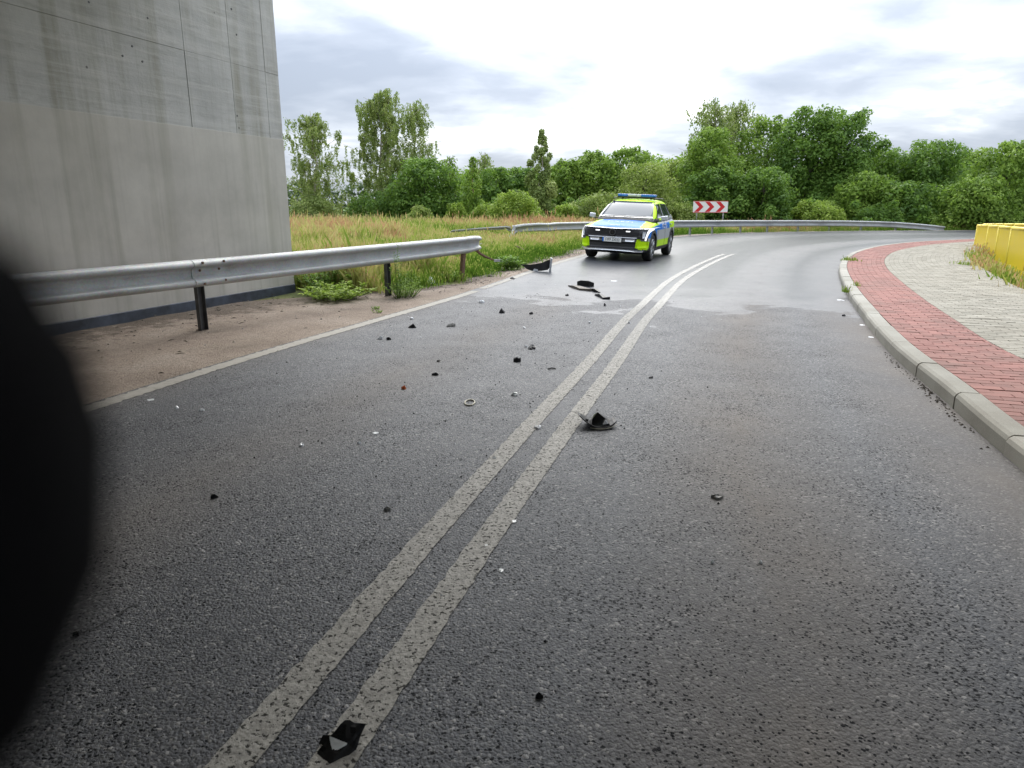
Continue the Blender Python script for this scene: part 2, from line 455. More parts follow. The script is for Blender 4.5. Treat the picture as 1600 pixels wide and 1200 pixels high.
def m_ground():
    s = NT('meadow_soil'); co = s.coord()
    c = s.ramp(s.noise(co, 0.35, 6, 0.65), [(0.3, (0.055, 0.095, 0.02)), (0.5, (0.12, 0.14, 0.04)), (0.68, (0.19, 0.15, 0.06))])
    c = s.mix(s.ramp(s.noise(co, 9, 6, 0.7), [(0.4, 0.0), (0.7, 0.6)]), c, (0.07, 0.055, 0.03))
    # mown and cropped fields far out
    sx = s.n('ShaderNodeSeparateXYZ', {0: co})
    farf = s.ramp(s.math('DIVIDE', sx.outputs[1], 400.0), [(0.14, 0.0), (0.17, 1.0)])
    fld = s.ramp(s.math('DIVIDE', s.math('ADD', sx.outputs[1], s.math('MULTIPLY', s.noise(co, 0.02, 3), 30.0)), 400.0),
                 [(0.20, (0.17, 0.30, 0.05)), (0.32, (0.17, 0.30, 0.05)), (0.34, (0.30, 0.27, 0.10)), (0.5, (0.32, 0.29, 0.12)), (0.55, (0.12, 0.2, 0.05))])
    c = s.mix(farf, c, fld)
    return s.pbsdf(c, 0.95, s.bump(s.noise(co, 12, 7, 0.7), 0.8, 0.05))


M['ground'] = m_ground()


def m_brick(name, a, b, grime=(0.13, 0.10, 0.08)):
    s = NT(name); co = s.coord()
    rnd = s.n('ShaderNodeAttribute', attribute_name='v').outputs['Fac']
    oi = s.n('ShaderNodeObjectInfo').outputs['Random']
    r = s.math('FRACT', s.math('ADD', rnd, oi))
    c = s.mix(r, a, b)
    geo = s.n('ShaderNodeNewGeometry').outputs['Position']
    c = s.mix(s.ramp(s.noise(geo, 2.2, 6, 0.65), [(0.42, 0.0), (0.72, 0.5)]), c, grime)
    c = s.mix(s.ramp(s.noise(geo, 120, 3, 0.6), [(0.5, 0.0), (0.75, 0.3)]), c, tuple(x * 1.5 for x in b))
    return s.pbsdf(c, 0.85, s.bump(s.noise(geo, 160, 4, 0.7), 0.35, 0.003))


M['red_brick'] = m_brick('red_paver_concrete', (0.22, 0.095, 0.078), (0.32, 0.145, 0.118))
M['grey_brick'] = m_brick('grey_paver_concrete', (0.23, 0.215, 0.17), (0.325, 0.30, 0.245), (0.16, 0.14, 0.10))
M['kerb'] = m_brick('kerb_concrete', (0.27, 0.26, 0.22), (0.35, 0.335, 0.29), (0.15, 0.13, 0.10))
M['joint'] = simple('joint_sand', (0.085, 0.07, 0.055), 0.95, var=0.4, scale=20, bump=0.5)


def m_concrete(name, base, streak, horiz):
    s = NT(name); co = s.coord()      # local: x along the wall, z up
    n_ = s.noise(co, 1.1, 7, 0.62)
    c = s.ramp(n_, [(0.3, tuple(x * 0.80 for x in base)), (0.55, base), (0.75, tuple(min(1, x * 1.15) for x in base))])
    run = s.noise(s.coord((2.6, 1, 0.16)), 1.3, 6, 0.6)
    c = s.mix(s.math('MULTIPLY', s.ramp(run, [(0.50, 0.0), (0.68, 1.0)]), streak), c, (0.26, 0.25, 0.19))
    fine = s.noise(s.coord((9, 1, 0.35)), 1.5, 5, 0.6)
    c = s.mix(s.math('MULTIPLY', s.ramp(fine, [(0.52, 0.0), (0.7, 1.0)]), streak * 0.6), c, (0.30, 0.29, 0.25))
    if horiz:
        bd = s.noise(s.coord((0.35, 1, 7.0), rot=(0, R(-2), 0)), 1.5, 5, 0.65)
        c = s.mix(s.math('MULTIPLY', s.ramp(bd, [(0.48, 0.0), (0.64, 1.0)]), 0.35), c, (0.60, 0.59, 0.55))
        c = s.mix(s.math('MULTIPLY', s.ramp(s.noise(s.coord((0.8, 1, 4.5), loc=(4, 0, 9)), 1.6, 6, 0.7), [(0.52, 0.0), (0.68, 1.0)]), 0.42), c, (0.25, 0.25, 0.225))
        vor = s.n('ShaderNodeTexVoronoi', {'Vector': co, 'Scale': 3.2}, feature='F1').outputs['Distance']
        c = s.mix(s.ramp(vor, [(0.035, 0.75), (0.06, 0.0)]), c, (0.06, 0.055, 0.05))
        bh = s.math('ADD', bd, s.math('MULTIPLY', s.noise(co, 14, 5, 0.7), 0.5))
        nrm = s.bump(bh, 0.35, 0.02)
    else:
        nrm = s.bump(s.noise(co, 20, 6, 0.65), 0.12, 0.01)
    return s.pbsdf(c, 0.85, nrm)


M['conc_up'] = m_concrete('board_marked_concrete', (0.47, 0.47, 0.445), 0.70, True)
M['conc_low'] = m_concrete('smooth_coated_concrete', (0.50, 0.48, 0.43), 0.38, False)
M['bitumen'] = simple('bitumen_strip', (0.045, 0.055, 0.075), 0.6, var=0.55, scale=5, bump=0.3)
M['yellow'] = simple('yellow_paint', (0.70, 0.53, 0.012), 0.4, var=0.05, scale=5)
M['yellow_light'] = simple('yellow_rail_paint', (0.86, 0.70, 0.10), 0.4, var=0.05)


def m_leaf(name, dark, mid, light, trans=0.45):
    s = NT(name)
    v = s.n('ShaderNodeAttribute', attribute_name='v').outputs['Fac']
    c = s.ramp(v, [(0.0, dark), (0.5, mid), (1.0, light)])
    d = s.n('ShaderNodeBsdfPrincipled', {'Base Color': c, 'Roughness': 0.6, 'Specular IOR Level': 0.3})
    tcol = s.mix(0.5, c, (0.22, 0.36, 0.04))
    t_ = s.n('ShaderNodeBsdfTranslucent', {'Color': tcol})
    mx = s.n('ShaderNodeMixShader', {0: trans, 1: d.outputs[0], 2: t_.outputs[0]})
    s.t.links.new(mx.outputs[0], s.out.inputs[0]); return s.m


M['leaf_dark'] = m_leaf('leaves_dark', (0.063, 0.134, 0.025), (0.135, 0.245, 0.044), (0.238, 0.379, 0.072))
M['leaf_mid'] = m_leaf('leaves_mid', (0.099, 0.176, 0.03), (0.221, 0.345, 0.055), (0.351, 0.486, 0.09))
M['leaf_fresh'] = m_leaf('leaves_fresh', (0.134, 0.202, 0.028), (0.282, 0.392, 0.056), (0.429, 0.535, 0.093))
M['leaf_willow'] = m_leaf('leaves_willow', (0.161, 0.214, 0.052), (0.295, 0.368, 0.093), (0.429, 0.487, 0.145))
M['leaf_birch'] = m_leaf('leaves_birch', (0.159, 0.218, 0.061), (0.285, 0.359, 0.105), (0.444, 0.491, 0.172), 0.3)
M['leaf_far'] = m_leaf('leaves_far', (0.05, 0.085, 0.04), (0.09, 0.13, 0.06), (0.12, 0.17, 0.08), 0.2)


def m_grass():
    s = NT('tall_grass')
    v = s.n('ShaderNodeAttribute', attribute_name='v').outputs['Fac']
    c = s.ramp(v, [(0.0, (0.10, 0.20, 0.025)), (0.3, (0.22, 0.34, 0.05)), (0.5, (0.40, 0.44, 0.11)), (0.72, (0.56, 0.50, 0.22)), (0.88, (0.55, 0.36, 0.19)), (1.0, (0.46, 0.26, 0.15))])
    d = s.n('ShaderNodeBsdfDiffuse', {'Color': c})
    t_ = s.n('ShaderNodeBsdfTranslucent', {'Color': c})
    mx = s.n('ShaderNodeMixShader', {0: 0.35, 1: d.outputs[0], 2: t_.outputs[0]})
    s.t.links.new(mx.outputs[0], s.out.inputs[0]); return s.m


M['grass'] = m_grass()
M['bark'] = simple('bark', (0.09, 0.075, 0.06), 0.9, var=0.4, scale=8, bump=0.5)
M['bark_pale'] = simple('birch_bark', (0.42, 0.38, 0.32), 0.8, var=0.4, scale=6, bump=0.3)
M['bark_tan'] = simple('pine_bark', (0.33, 0.22, 0.13), 0.85, var=0.3, scale=6, bump=0.3)

# ================================================================== GROUND, ROAD, PAVEMENT
def gridcoords():
    a = np.r_[np.arange(-420, -40, 20), np.arange(-40, -12, 2.0), np.arange(-12, 28, 0.5), np.arange(28, 60, 2), np.arange(60, 440, 20)]
    b = np.r_[np.arange(-60, -10, 5), np.arange(-10, 44, 0.5), np.arange(44, 80, 3), np.arange(80, 500, 20), 520, 900, 1500]
    return a, b


def sheet(name, X, Y, Z, mat, parent=None, attr=None):
    ny, nx = X.shape
    V = np.c_[X.ravel(), Y.ravel(), Z.ravel()]
    i = np.arange(ny * nx).reshape(ny, nx)
    Fq = np.c_[i[:-1, :-1].ravel(), i[:-1, 1:].ravel(), i[1:, 1:].ravel(), i[1:, :-1].ravel()]
    o = mesh(name, V, Fq, mat, parent, True)
    if attr is not None:
        a = o.data.attributes.new('across', 'FLOAT', 'POINT'); a.data.foreach_set('value', attr.ravel().astype(np.float32))
    return o


gx, gy = gridcoords()
X, Y = np.meshgrid(gx, gy)
X2 = X.copy(); X2[:, 0] = -1500; X2[:, -1] = 1500
Z = terrain(X, Y)
inroad = (sdist(LEFT[::2], X, Y) < 0.3) & (sdist(WALK_OUT[::2], X, Y) > -0.05)
Z = Z - np.where(inroad, 0.06, 0)
tag(sheet('ground', X2, Y, Z, M['ground']), kind='structure')


def strip(name, A, B, n, m, mat, z, attr=True, zf=None):
    a = resample(A, n); b = resample(B, n)
    t = np.linspace(0, 1, m)[None, :, None]
    P = a[:, None, :] * (1 - t) + b[:, None, :] * t
    Xs, Ys = P[..., 0], P[..., 1]
    Zs = h(Xs, Ys) + z
    if zf is not None: Zs = Zs + zf(Xs, Ys, np.broadcast_to(t[..., 0], Xs.shape))
    return sheet(name, Xs, Ys, Zs, mat, None, np.broadcast_to(t[..., 0], Xs.shape) if attr else None)


# the road: widths matched by running length of both edges
KN = normals(KERB)
road = strip('road', LEFT, KERB, 260, 22, M['asphalt'], 0.0)
road.data.flip_normals() if road.data.polygons[0].normal.z < 0 else None
tag(road, kind='structure')

# sandy verge outside the left edge
nl = 200
Lr = resample(LEFT, nl); Ln = normals(Lr)
wv = np.interp(Lr[:, 1], [-10, 7, 9.6, 11.2, 12.5, 14, 18, 24, 30, 36, 43], [4.2, 3.6, 3.3, 1.7, 0.85, 0.5, 0.5, 0.8, 0.7, 0.5, 0.5])
wv = wv + 0.16 * np.sin(np.arange(nl) * 0.9) + 0.10 * np.sin(np.arange(nl) * 2.3 + 1)
out = Lr + Ln * wv[:, None]
a = Lr - Ln * 0.0
sv_t = np.linspace(0, 1, 9)[None, :, None]
P = a[:, None, :] * (1 - sv_t) + out[:, None, :] * sv_t
Zs = h(P[..., 0], P[..., 1]) - 0.006 + 0.018 * np.sin(P[..., 0] * 5.1) * np.sin(P[..., 1] * 4.3) * sv_t[..., 0]
Zs[:, -1] -= 0.06
tag(sheet('sandy_verge', P[..., 0], P[..., 1], Zs, M['sand'], None, np.broadcast_to(sv_t[..., 0], Zs.shape)), kind='structure')
bpy.data.objects['sandy_verge'].data.flip_normals()


def ribbon(path, w0, w1, z, mat, name, rag=0.0):
    p = path; n_ = normals(p)
    k = len(p); j = rag * (np.sin(np.arange(k) * 1.7) + np.sin(np.arange(k) * 3.9) + 1.2 * np.random.default_rng(4).normal(size=k))
    A_ = p + n_ * (w1 + j)[:, None]; B_ = p + n_ * (w0 + j * 0.6)[:, None]
    Xs = np.c_[A_[:, 0], B_[:, 0]]; Ys = np.c_[A_[:, 1], B_[:, 1]]
    return sheet(name, Xs, Ys, h(Xs, Ys) + z, mat)


def cut(p, y0, y1):
    q = resample(p, int(plen(p) / 0.04)); return q[(q[:, 1] > y0) & (q[:, 1] < y1)]


c_ = cut(CEN, -9, 21.3)
for s0 in (0.065, -0.185):
    o = ribbon(c_, s0, s0 + 0.12, 0.004, M['paint'], 'centre_line', 0.0022); tag(o, kind='structure')
o = ribbon(cut(LEFT, -9, 11.9), -0.19, -0.04, 0.004, M['edgepaint'], 'edge_line', 0.006); tag(o, kind='structure')
o = ribbon(cut(LEFT, 12.15, 43), -0.17, -0.04, 0.004, M['edgepaint'], 'edge_line', 0.012); tag(o, kind='structure')

cp = [G(*q) for q in ((112, 998), (128, 990), (150, 982), (168, 971), (186, 962), (200, 950), (218, 944))]
cm = MB()
for a_, b_ in zip(cp, cp[1:]):
    n_ = Vector((-(b_ - a_).y, (b_ - a_).x, 0)).normalized() * random.uniform(.002, .006)
    cm.add([a_ - n_ + Vector((0, 0, .003)), b_ - n_ * .6 + Vector((0, 0, .003)), b_ + n_ * .6 + Vector((0, 0, .003)), a_ + n_ + Vector((0, 0, .003))], [(0, 1, 2, 3)])
tag(cm.build('road_crack', M['tyre']), kind='structure')
# pavement: bedding, kerb stones, pavers
K = resample(KERB, int(plen(KERB) / 0.1)); Kn = -normals(K)      # points to the pavement side
Ks = np.r_[0, np.cumsum(np.linalg.norm(np.diff(K, axis=0), axis=1))]
redw = np.array([sdist(REDIN, [q[0]], [q[1]])[0] for q in K[::5]])
redw = np.interp(np.arange(len(K)), np.arange(0, len(K), 5), redw)
outw = np.array([sdist(WALK_OUT, [q[0]], [q[1]])[0] for q in K[::5]])
outw = np.interp(np.arange(len(K)), np.arange(0, len(K), 5), outw)
WZ = 0.12
Xs = np.c_[tuple(K[:, 0] + Kn[:, 0] * (0.1 + (outw - 0.1) * t) for t in np.linspace(0, 1, 8))]
Ys = np.c_[tuple(K[:, 1] + Kn[:, 1] * (0.1 + (outw - 0.1) * t) for t in np.linspace(0, 1, 8))]
walk = sheet('pavement', Xs, Ys, h(Xs, Ys) + WZ - 0.012, M['joint']); walk.data.materials.clear(); walk.data.materials.append(M['joint'])
tag(walk, kind='structure')


def kp(s, t):
    i = np.interp(s, Ks, np.arange(len(K))); x = np.interp(i, np.arange(len(K)), K[:, 0]); y = np.interp(i, np.arange(len(K)), K[:, 1])
    nx_ = np.interp(i, np.arange(len(K)), Kn[:, 0]); ny_ = np.interp(i, np.arange(len(K)), Kn[:, 1])
    return np.array([x + nx_ * t, y + ny_ * t])


kb = MB()
kerb = sheet('kerb', np.c_[K[:, 0] + Kn[:, 0] * 0.02, K[:, 0] + Kn[:, 0] * 0.14], np.c_[K[:, 1] + Kn[:, 1] * 0.02, K[:, 1] + Kn[:, 1] * 0.14], np.full((len(K), 2), 0.08), M['joint'])
tag(kerb, kind='structure')
s0 = float(np.interp(-1.0, K[:, 1], Ks))
s_end = float(np.interp(31.5, K[:, 1], Ks)); k_ = 0
while s0 < s_end:
    g = 0.006; s1 = s0 + 1.0; V = []; zj = random.uniform(-0.004, 0.004); tj = random.uniform(-0.004, 0.004)
    prof = [(0.0, -0.06), (0.0, 0.085), (0.012, 0.108), (0.035, 0.122), (0.15, 0.122), (0.15, -0.06)]
    for s in np.linspace(s0 + g, s1 - g, 4):
        for (t, z) in prof:
            x, y = kp(s, t + tj); V.append((x, y, z + zj))
    Fc = []
    for i in range(3):
        for j in range(5):
            Fc.append((i * 6 + j, i * 6 + j + 1, (i + 1) * 6 + j + 1, (i + 1) * 6 + j))
    Fc += [tuple(range(6))[::-1], tuple(18 + j for j in range(6))]
    V = np.array(V); ctr = np.array([V[:, 0].mean(), V[:, 1].mean(), 0.05])
    o = mesh('kerb_stone', V - ctr, Fc, M['kerb'], kerb); o.location = ctr
    s0 = s1


def paver(sa, sb, ta, tb, g=0.003, dz=0.0, tilt=0.0):
    c4 = [kp(sa + g, ta + g), kp(sb - g, ta + g), kp(sb - g, tb - g), kp(sa + g, tb - g)]
    cx = sum(c4) / 4
    V = []
    for z, sh in ((WZ - 0.02, 1.0), (WZ - 0.003, 1.0), (WZ, 0.955)):
        for i, q in enumerate(c4):
            p = cx + (q - cx) * sh
            V.append((p[0], p[1], z + dz + (tilt if i in (0, 1) else -tilt)))
    return np.array(V)


PF = [(8, 9, 10, 11)] + [(r_ * 4 + i, r_ * 4 + (i + 1) % 4, (r_ + 1) * 4 + (i + 1) % 4, (r_ + 1) * 4 + i) for r_ in (0, 1) for i in range(4)]
smin = float(np.interp(0.5, K[:, 1], Ks)); smax = float(np.interp(31.0, K[:, 1], Ks))
reds, greys = [], []
row = 0; s = smin
while s < smax:
    rw = float(np.interp(s, Ks, redw)); ow = min(float(np.interp(s, Ks, outw)), rw + 6.5)
    off = 0.0 if row % 2 == 0 else 0.1
    t = 0.156 - off
    while t < rw:
        ta = max(t, 0.156); tb = min(t + 0.2, rw)
        if tb - ta > 0.02: reds.append(paver(s, s + 0.1, ta, tb, 0.003, rng.normal(0, 0.0013), rng.normal(0, 0.0008)))
        t += 0.2
    t = rw - off
    while t < ow:
        ta = max(t, rw); tb = min(t + 0.2, ow)
        if tb - ta > 0.02: greys.append(paver(s, s + 0.1, ta, tb, 0.003, rng.normal(0, 0.0013), rng.normal(0, 0.0008)))
        t += 0.2
    s += 0.1; row += 1


def seen(V):                           # is it inside the picture, and how large
    c = V.mean(0) - np.array([0, 0, CAM_H]); a_ = R(PITCH)
    fw = c[1] * math.cos(a_) - c[2] * math.sin(a_)
    if fw < 0.3: return 0
    u = c[0] / fw * FPX + 800; v_ = 600 - (c[1] * math.sin(a_) + c[2] * math.cos(a_)) / fw * FPX
    return (1 / fw) if (-20 < u < 1625 and -20 < v_ < 1210) else 0


for lst, nm, mt in ((reds, 'red_paving_brick', M['red_brick']), (greys, 'grey_paving_brick', M['grey_brick'])):
    lst.sort(key=lambda v: -seen(v))
    for V in lst[:300]:
        c0 = V.mean(0); c0[2] = WZ - 0.02
        o = mesh(nm, V - c0, PF, mt, walk); o.location = c0
    rest = lst[300:]
    VV = np.concatenate(rest); FF = [tuple(i + 12 * k for i in q) for k in range(len(rest)) for q in PF]
    o = mesh(nm.replace('_brick', '_field'), VV, FF, mt, walk); o['kind'] = 'stuff'
    at = o.data.attributes.new('v', 'FLOAT', 'FACE'); at.data.foreach_set('value', np.repeat(rng.random(len(rest)), len(PF)).astype(np.float32))

# ================================================================== CONCRETE PIER AND BRIDGE DECK
w1 = np.array([-3.68, 11.91]); wdir = np.array([-0.334, -0.9426])           # runs back past the camera
wn = np.array([0.9426, -0.334])                                             # faces the road
ang = math.atan2(wdir[1], wdir[0])
pier = empty('concrete_pier', (w1[0], w1[1], hz(*w1) - 0.02), ang)
tag(pier, 'tall stained grey concrete bridge pier wall behind the near guardrail', 'concrete wall')
# local: x back along the wall, y = +wn side (rotate wdir +90 gives (0.94,-0.33))


def wall_x(px, py):                    # where the ray meets the wall plane -> (local x, z)
    d = ray(px, py); o_ = np.array([0, 0.0]); t = ((w1 - o_) @ wn) / (d[:2] @ wn)
    p = d[:2] * t
    return float((p - w1) @ wdir), float(CAM_H + d[2] * t)


zj1 = 0.5 * (wall_x(440, 217)[1] + wall_x(20, 159)[1]); zj2 = wall_x(435, 117)[1]
LEN = 26.0; TOP = 5.0 - 0.004


def wbox(name, x0, x1, z0, z1, yface, mat, parent, yback=-1.4, bv=0.006):
    mb = MB(); mb.box(((x0 + x1) / 2, (yface + yback) / 2, (z0 + z1) / 2), (x1 - x0, yface - yback, z1 - z0))
    o = mb.build(name, mat, parent)
    if bv: bevel(o, bv, 1)
    return o


wbox('lower_wall', 0, LEN, 0.10, zj1, 0, M['conc_low'], pier, bv=0.003)
wbox('wall_core', 0.02, LEN, zj1 - 0.0, TOP, -0.02, M['conc_low'], pier, yback=-1.38, bv=0)
bs = wbox('bitumen_strip', -0.012, LEN, -0.25, 0.135, 0.012, M['bitumen'], pier, yback=-1.41, bv=0.01)
xs = [0.0] + [wall_x(*q)[0] for q in ((423, 216), (371, 210), (300, 189))] + [5.6, 8.4, 11.2, 14, 17, 20, LEN]
zs = [zj1 + 0.0, zj2, TOP - 0.3, TOP]
for i in range(len(xs) - 1):
    for j in range(3):
        g = 0.003
        wbox('concrete_panel', xs[i] + (g if i else 0), xs[i + 1] - g, zs[j] + (0.0 if j == 0 else 0.001), zs[j + 1] - 0.001, -0.006 + 0.0015 * ((i * 7 + j * 5) % 3 - 1), M['conc_up'], pier, yback=-0.019, bv=0.002)
for q in ((362, 13), (370, 53), (207, 71), (192, 86), (223, 95), (231, 27), (371, 180), (139, 2)):
    x_, z_ = wall_x(*q)
    mb = MB(); mb.tube([(x_, -0.008, z_), (x_, -0.0025, z_)], 0.013, 10); mb.build('tie_hole_disc', M['dark_steel'], pier)  # solid dark disc; the shade inside the hole is put into its colour

# ================================================================== BRIDGE DECK overhead (above the picture, shades the near road)
DZ = 5.0
deck = empty('bridge_deck', (0, 0, DZ)); tag(deck, 'concrete bridge deck overhead, above the road and the photographer', 'bridge deck')
A0 = w1 + wdir * 1.7 - wn * 2.0
fe = [A0, A0 + wn * 30 + wdir * 5.5]
B_ = [q + wdir * 22 for q in fe]
quad = [fe[0], fe[1], B_[1], B_[0]]
V = [(q[0], q[1], z) for z in (0, 1.1) for q in quad]
mesh('slab', V, [(3, 2, 1, 0), (4, 5, 6, 7), (0, 1, 5, 4), (1, 2, 6, 5), (2, 3, 7, 6), (3, 0, 4, 7)], M['conc_low'], deck)

# ================================================================== GUARDRAILS
PROF = [(0.0, .155), (.018, .155), (.045, .143), (.070, .126), (.080, .104), (.074, .082), (.058, .070), (.026, .058), (.016, .040), (.014, 0.0), (.016, -.040), (.026, -.058), (.058, -.070), (.074, -.082), (.080, -.104), (.070, -.126), (.045, -.143), (.018, -.155), (0.0, -.155)]


def beam(name, pts, parent, side=None, twist=None, sc_=None, mat=None):
    """sweep of the W profile; pts = world points of the beam centre, bulging to the road side"""
    P_ = [Vector(p) for p in pts]; V = []; n = len(PROF)
    for i, p in enumerate(P_):
        t = (P_[min(i + 1, len(P_) - 1)] - P_[max(i - 1, 0)]).normalized()
        rt = t.cross(Vector((0, 0, 1))).normalized(); up = rt.cross(t).normalized()
        if twist and twist[i]:
            q = Matrix.Rotation(twist[i], 3, t); rt = q @ rt; up = q @ up
        k = sc_[i] if sc_ else 1.0
        for o_ in (0.0, -0.006):
            for a_, b_ in PROF: V.append(p + rt * (a_ * k + o_) + up * b_ * (k if sc_ else 1))
    Fc = []
    for i in range(len(P_) - 1):
        o0 = i * 2 * n; o1 = (i + 1) * 2 * n
        for j in range(n - 1):
            Fc.append((o0 + j, o0 + j + 1, o1 + j + 1, o1 + j)); Fc.append((o0 + n + j + 1, o0 + n + j, o1 + n + j, o1 + n + j + 1))
        Fc.append((o0, o1, o1 + n, o0 + n)); Fc.append((o0 + n - 1, o0 + 2 * n - 1, o1 + 2 * n - 1, o1 + n - 1))
    for e_ in (0, (len(P_) - 1) * 2 * n):
        for j in range(n - 1): Fc.append((e_ + j, e_ + j + 1, e_ + n + j + 1, e_ + n + j))
    return mesh(name, V, Fc, mat or M['steel'], parent, True)


def lerp(a_, b_, n): return [Vector(a_).lerp(Vector(b_), i / (n - 1)) for i in range(n)]


def cpost(parent, x, y, z0, z1, rz, mat, name='post', lean=None):
    mb = MB()
    for c0, d0 in (((0, 0), (0.005, 0.10)), ((-0.025, 0.048), (0.055, 0.005)), ((-0.025, -0.048), (0.055, 0.005))):
        mb.box((c0[0], c0[1], (z1 - z0) / 2), (d0[0], d0[1], z1 - z0))
    o = mb.build(name, mat, parent); o.location = (x, y, z0); o.rotation_euler = (lean[0] if lean else 0, lean[1] if lean else 0, rz)
    return o


RA, RB = Vector((-3.60, 8.10, 0)), Vector((-0.68, 13.93, 0)); rd = (RB - RA).normalized()
rail = empty('guardrail', (0, 0, 0)); tag(rail, 'near W-beam guardrail beside the concrete wall, ending in a torn end', 'guardrail')
ZB = 0.655
p0 = RA - rd * 4.0; p00 = p0 - Vector((0.36, 0.93, 0)) * 4
beam('beam', [p00 + Vector((0, 0, ZB)), p0 + Vector((0, 0, ZB))], rail)
beam('beam', lerp(p0 + Vector((0, 0, ZB)), RA + Vector((0, 0, ZB)) - rd * 0.02, 5), rail)
b2_ = [RA + Vector((0, 0, ZB)) + Vector((0.005, -0.003, 0.0)) - rd * 0.10 + rd * q for q in np.linspace(0, 6.2, 12)]
b2_ += [RB + Vector((0.01, 0.0, ZB + 0.01)) - rd * 0.2, RB + Vector((0.03, 0.01, ZB + 0.012))]
for k, p in enumerate(b2_): p.z += 0.035 * (k / 13) ** 1.5
beam('beam', b2_, rail, sc_=[1.0] * 12 + [0.97, 0.86], twist=[0] * 12 + [0.03, 0.10])
rn = Vector((rd.y, -rd.x, 0)); raz = math.atan2(rn.y, rn.x)
for q in (-8.0, -4.0, 0.0, 3.60):
    p = RA + rd * q - rn * 0.035
    cpost(rail, p.x, p.y, hz(p.x, p.y) - 0.3, ZB + 0.12, raz + math.pi, M['dark_steel'])
    mb = MB(); mb.box((p.x + rn.x * 0.017, p.y + rn.y * 0.017, ZB), (0.02, 0.13, 0.10), raz); mb.build('spacer', M['dark_steel'], rail)
for dq, dz in ((0.03, 0.118), (0.33, 0.118), (0.03, -0.118), (0.33, -0.100), (0.03, 0.03), (0.30, 0.03)):
    p = RA + rd * (dq - 0.02); off_ = 0.082 if abs(dz) > .05 else 0.020
    c0 = Vector((p.x, p.y, ZB + dz)) + rn * (off_ - 0.012)
    mb = MB(); mb.tube([c0, c0 + rn * 0.022], 0.014, 8); mb.build('bolt', M['rust'], rail)
# stamped mark on the beam
def text_mesh(name, txt, size, mat, parent=None, ext=0.001):
    cu = bpy.data.curves.new(name, 'FONT'); cu.body = txt; cu.size = size; cu.extrude = ext; cu.align_x = 'CENTER'; cu.align_y = 'CENTER'
    o = bpy.data.objects.new(name, cu); col.objects.link(o)
    dg = bpy.context.evaluated_depsgraph_get(); me = bpy.data.meshes.new_from_object(o.evaluated_get(dg))
    bpy.data.objects.remove(o); bpy.data.curves.remove(cu)
    me.materials.clear(); me.materials.append(mat); me.name = name
    return link(name, me, parent)


tx = text_mesh('stamped_lettering', 'LS', 0.07, M['dark_steel'], rail)
p = RA + rd * 0.16 + rn * 0.0165; tx.location = (p.x, p.y, ZB + 0.005); tx.rotation_euler = (R(90), 0, math.atan2(rd.y, rd.x))
# torn post remains under the end
po = cpost(rail, -0.95, 13.55, hz(-0.95, 13.55) - 0.1, 0.62, raz, M['rust'], 'bent_post', (0.12, 0.16))
pe = RB - rd * 0.1
mb = MB(); mb.tube([(pe.x, pe.y, .60), (pe.x + .10, pe.y + .05, .50), (pe.x + .22, pe.y + .1, .43), (pe.x + .44, pe.y + .12, .34)], [.035, .03, .025, .012], 6); mb.build('torn_strip', M['rust'], rail)
mb = MB(); mb.box((pe.x + .43, pe.y + .12, .36), (.12, .03, .05), 0.3); mb.build('torn_plate', M['steel'], rail)

# far guardrail: knocked back and bent at its near end, then round the outside of the bend
rail2 = empty('guardrail', (0, 0, 0)); tag(rail2, 'long far guardrail curving round the outside of the bend, bent near end', 'guardrail')
bp = [(W(705, 361, 24.5)), (W(745, 358, 25.5)), (W(790, 355.5, 26.5))]
fr = smooth([(W(x_, y_, D_).x, D_, W(x_, y_, D_).z) [:2] for x_, y_, D_ in ((800, 358, 26.3), (842, 355, 26.7), (920, 352.5, 28.3), (1050, 350, 31.3), (1148, 349.5, 35.2), (1248, 349, 37.9), (1320, 349, 39.0), (1400, 352, 39.5), (1475, 358, 39.7))], 0.5)


def zrail(x, y):
    px = 800 + x / (y * math.cos(R(PITCH)) + 0.9 * math.sin(R(PITCH))) * FPX
    py = np.interp(px, [700, 790, 830, 842, 920, 1050, 1148, 1248, 1320, 1370, 1400, 1440, 1478], [363, 359, 356.5, 354.8, 352.8, 350, 349.2, 348.9, 349.2, 350.2, 351.4, 354.4, 358.3])
    d = ray(px, py); return CAM_H + d[2] * y / d[1]


fr3 = [Vector((q[0], q[1], zrail(q[0], q[1]))) for q in fr]
step = 8
for i in range(0, len(fr3) - 1, step):
    seg = fr3[i:i + step + 1]
    if len(seg) > 1:
        seg = [p.copy() for p in seg]
        if i == 0: seg[1] += Vector((0, 0, .03)); seg[3] += Vector((.03, .0, -.02))
        beam('beam', seg, rail2, twist=[0.5, 0.35, 0.2, 0.1, 0, 0, 0, 0, 0][:len(seg)] if i == 0 else None)
beam('flattened_beam', [bp[0], bp[1], bp[2], fr3[0]], rail2, twist=[1.0, .9, .8, .6], sc_=[.35, .4, .5, .75])
k0 = [W(806, 356, 25.6), W(801, 366, 25.0), W(795, 377, 24.3)]
beam('hanging_beam_end', k0, rail2, twist=[.3, .2, .1], sc_=[.7, .55, .45])
beam('lying_strip', [W(795, 378, 24.2), W(770, 379.5, 22), W(748, 381, 20)], rail2, twist=[1.2, 1.3, 1.35], sc_=[.32, .3, .25])
acc = 0; last = 0
for i in range(4, len(fr3)):
    acc += (fr3[i] - fr3[i - 1]).length
    if acc > 2.0:
        acc = 0; p = fr3[i]; t = (fr3[i] - fr3[i - 1]).normalized(); nrm_ = Vector((t.y, -t.x, 0))
        q = p - nrm_ * 0.04
        zg = float(terrain(np.array([q.x]), np.array([q.y]))[0])
        if p.z - zg > .12: cpost(rail2, q.x, q.y, zg - 0.2, p.z + 0.1, math.atan2(nrm_.y, nrm_.x) + math.pi, M['steel'])
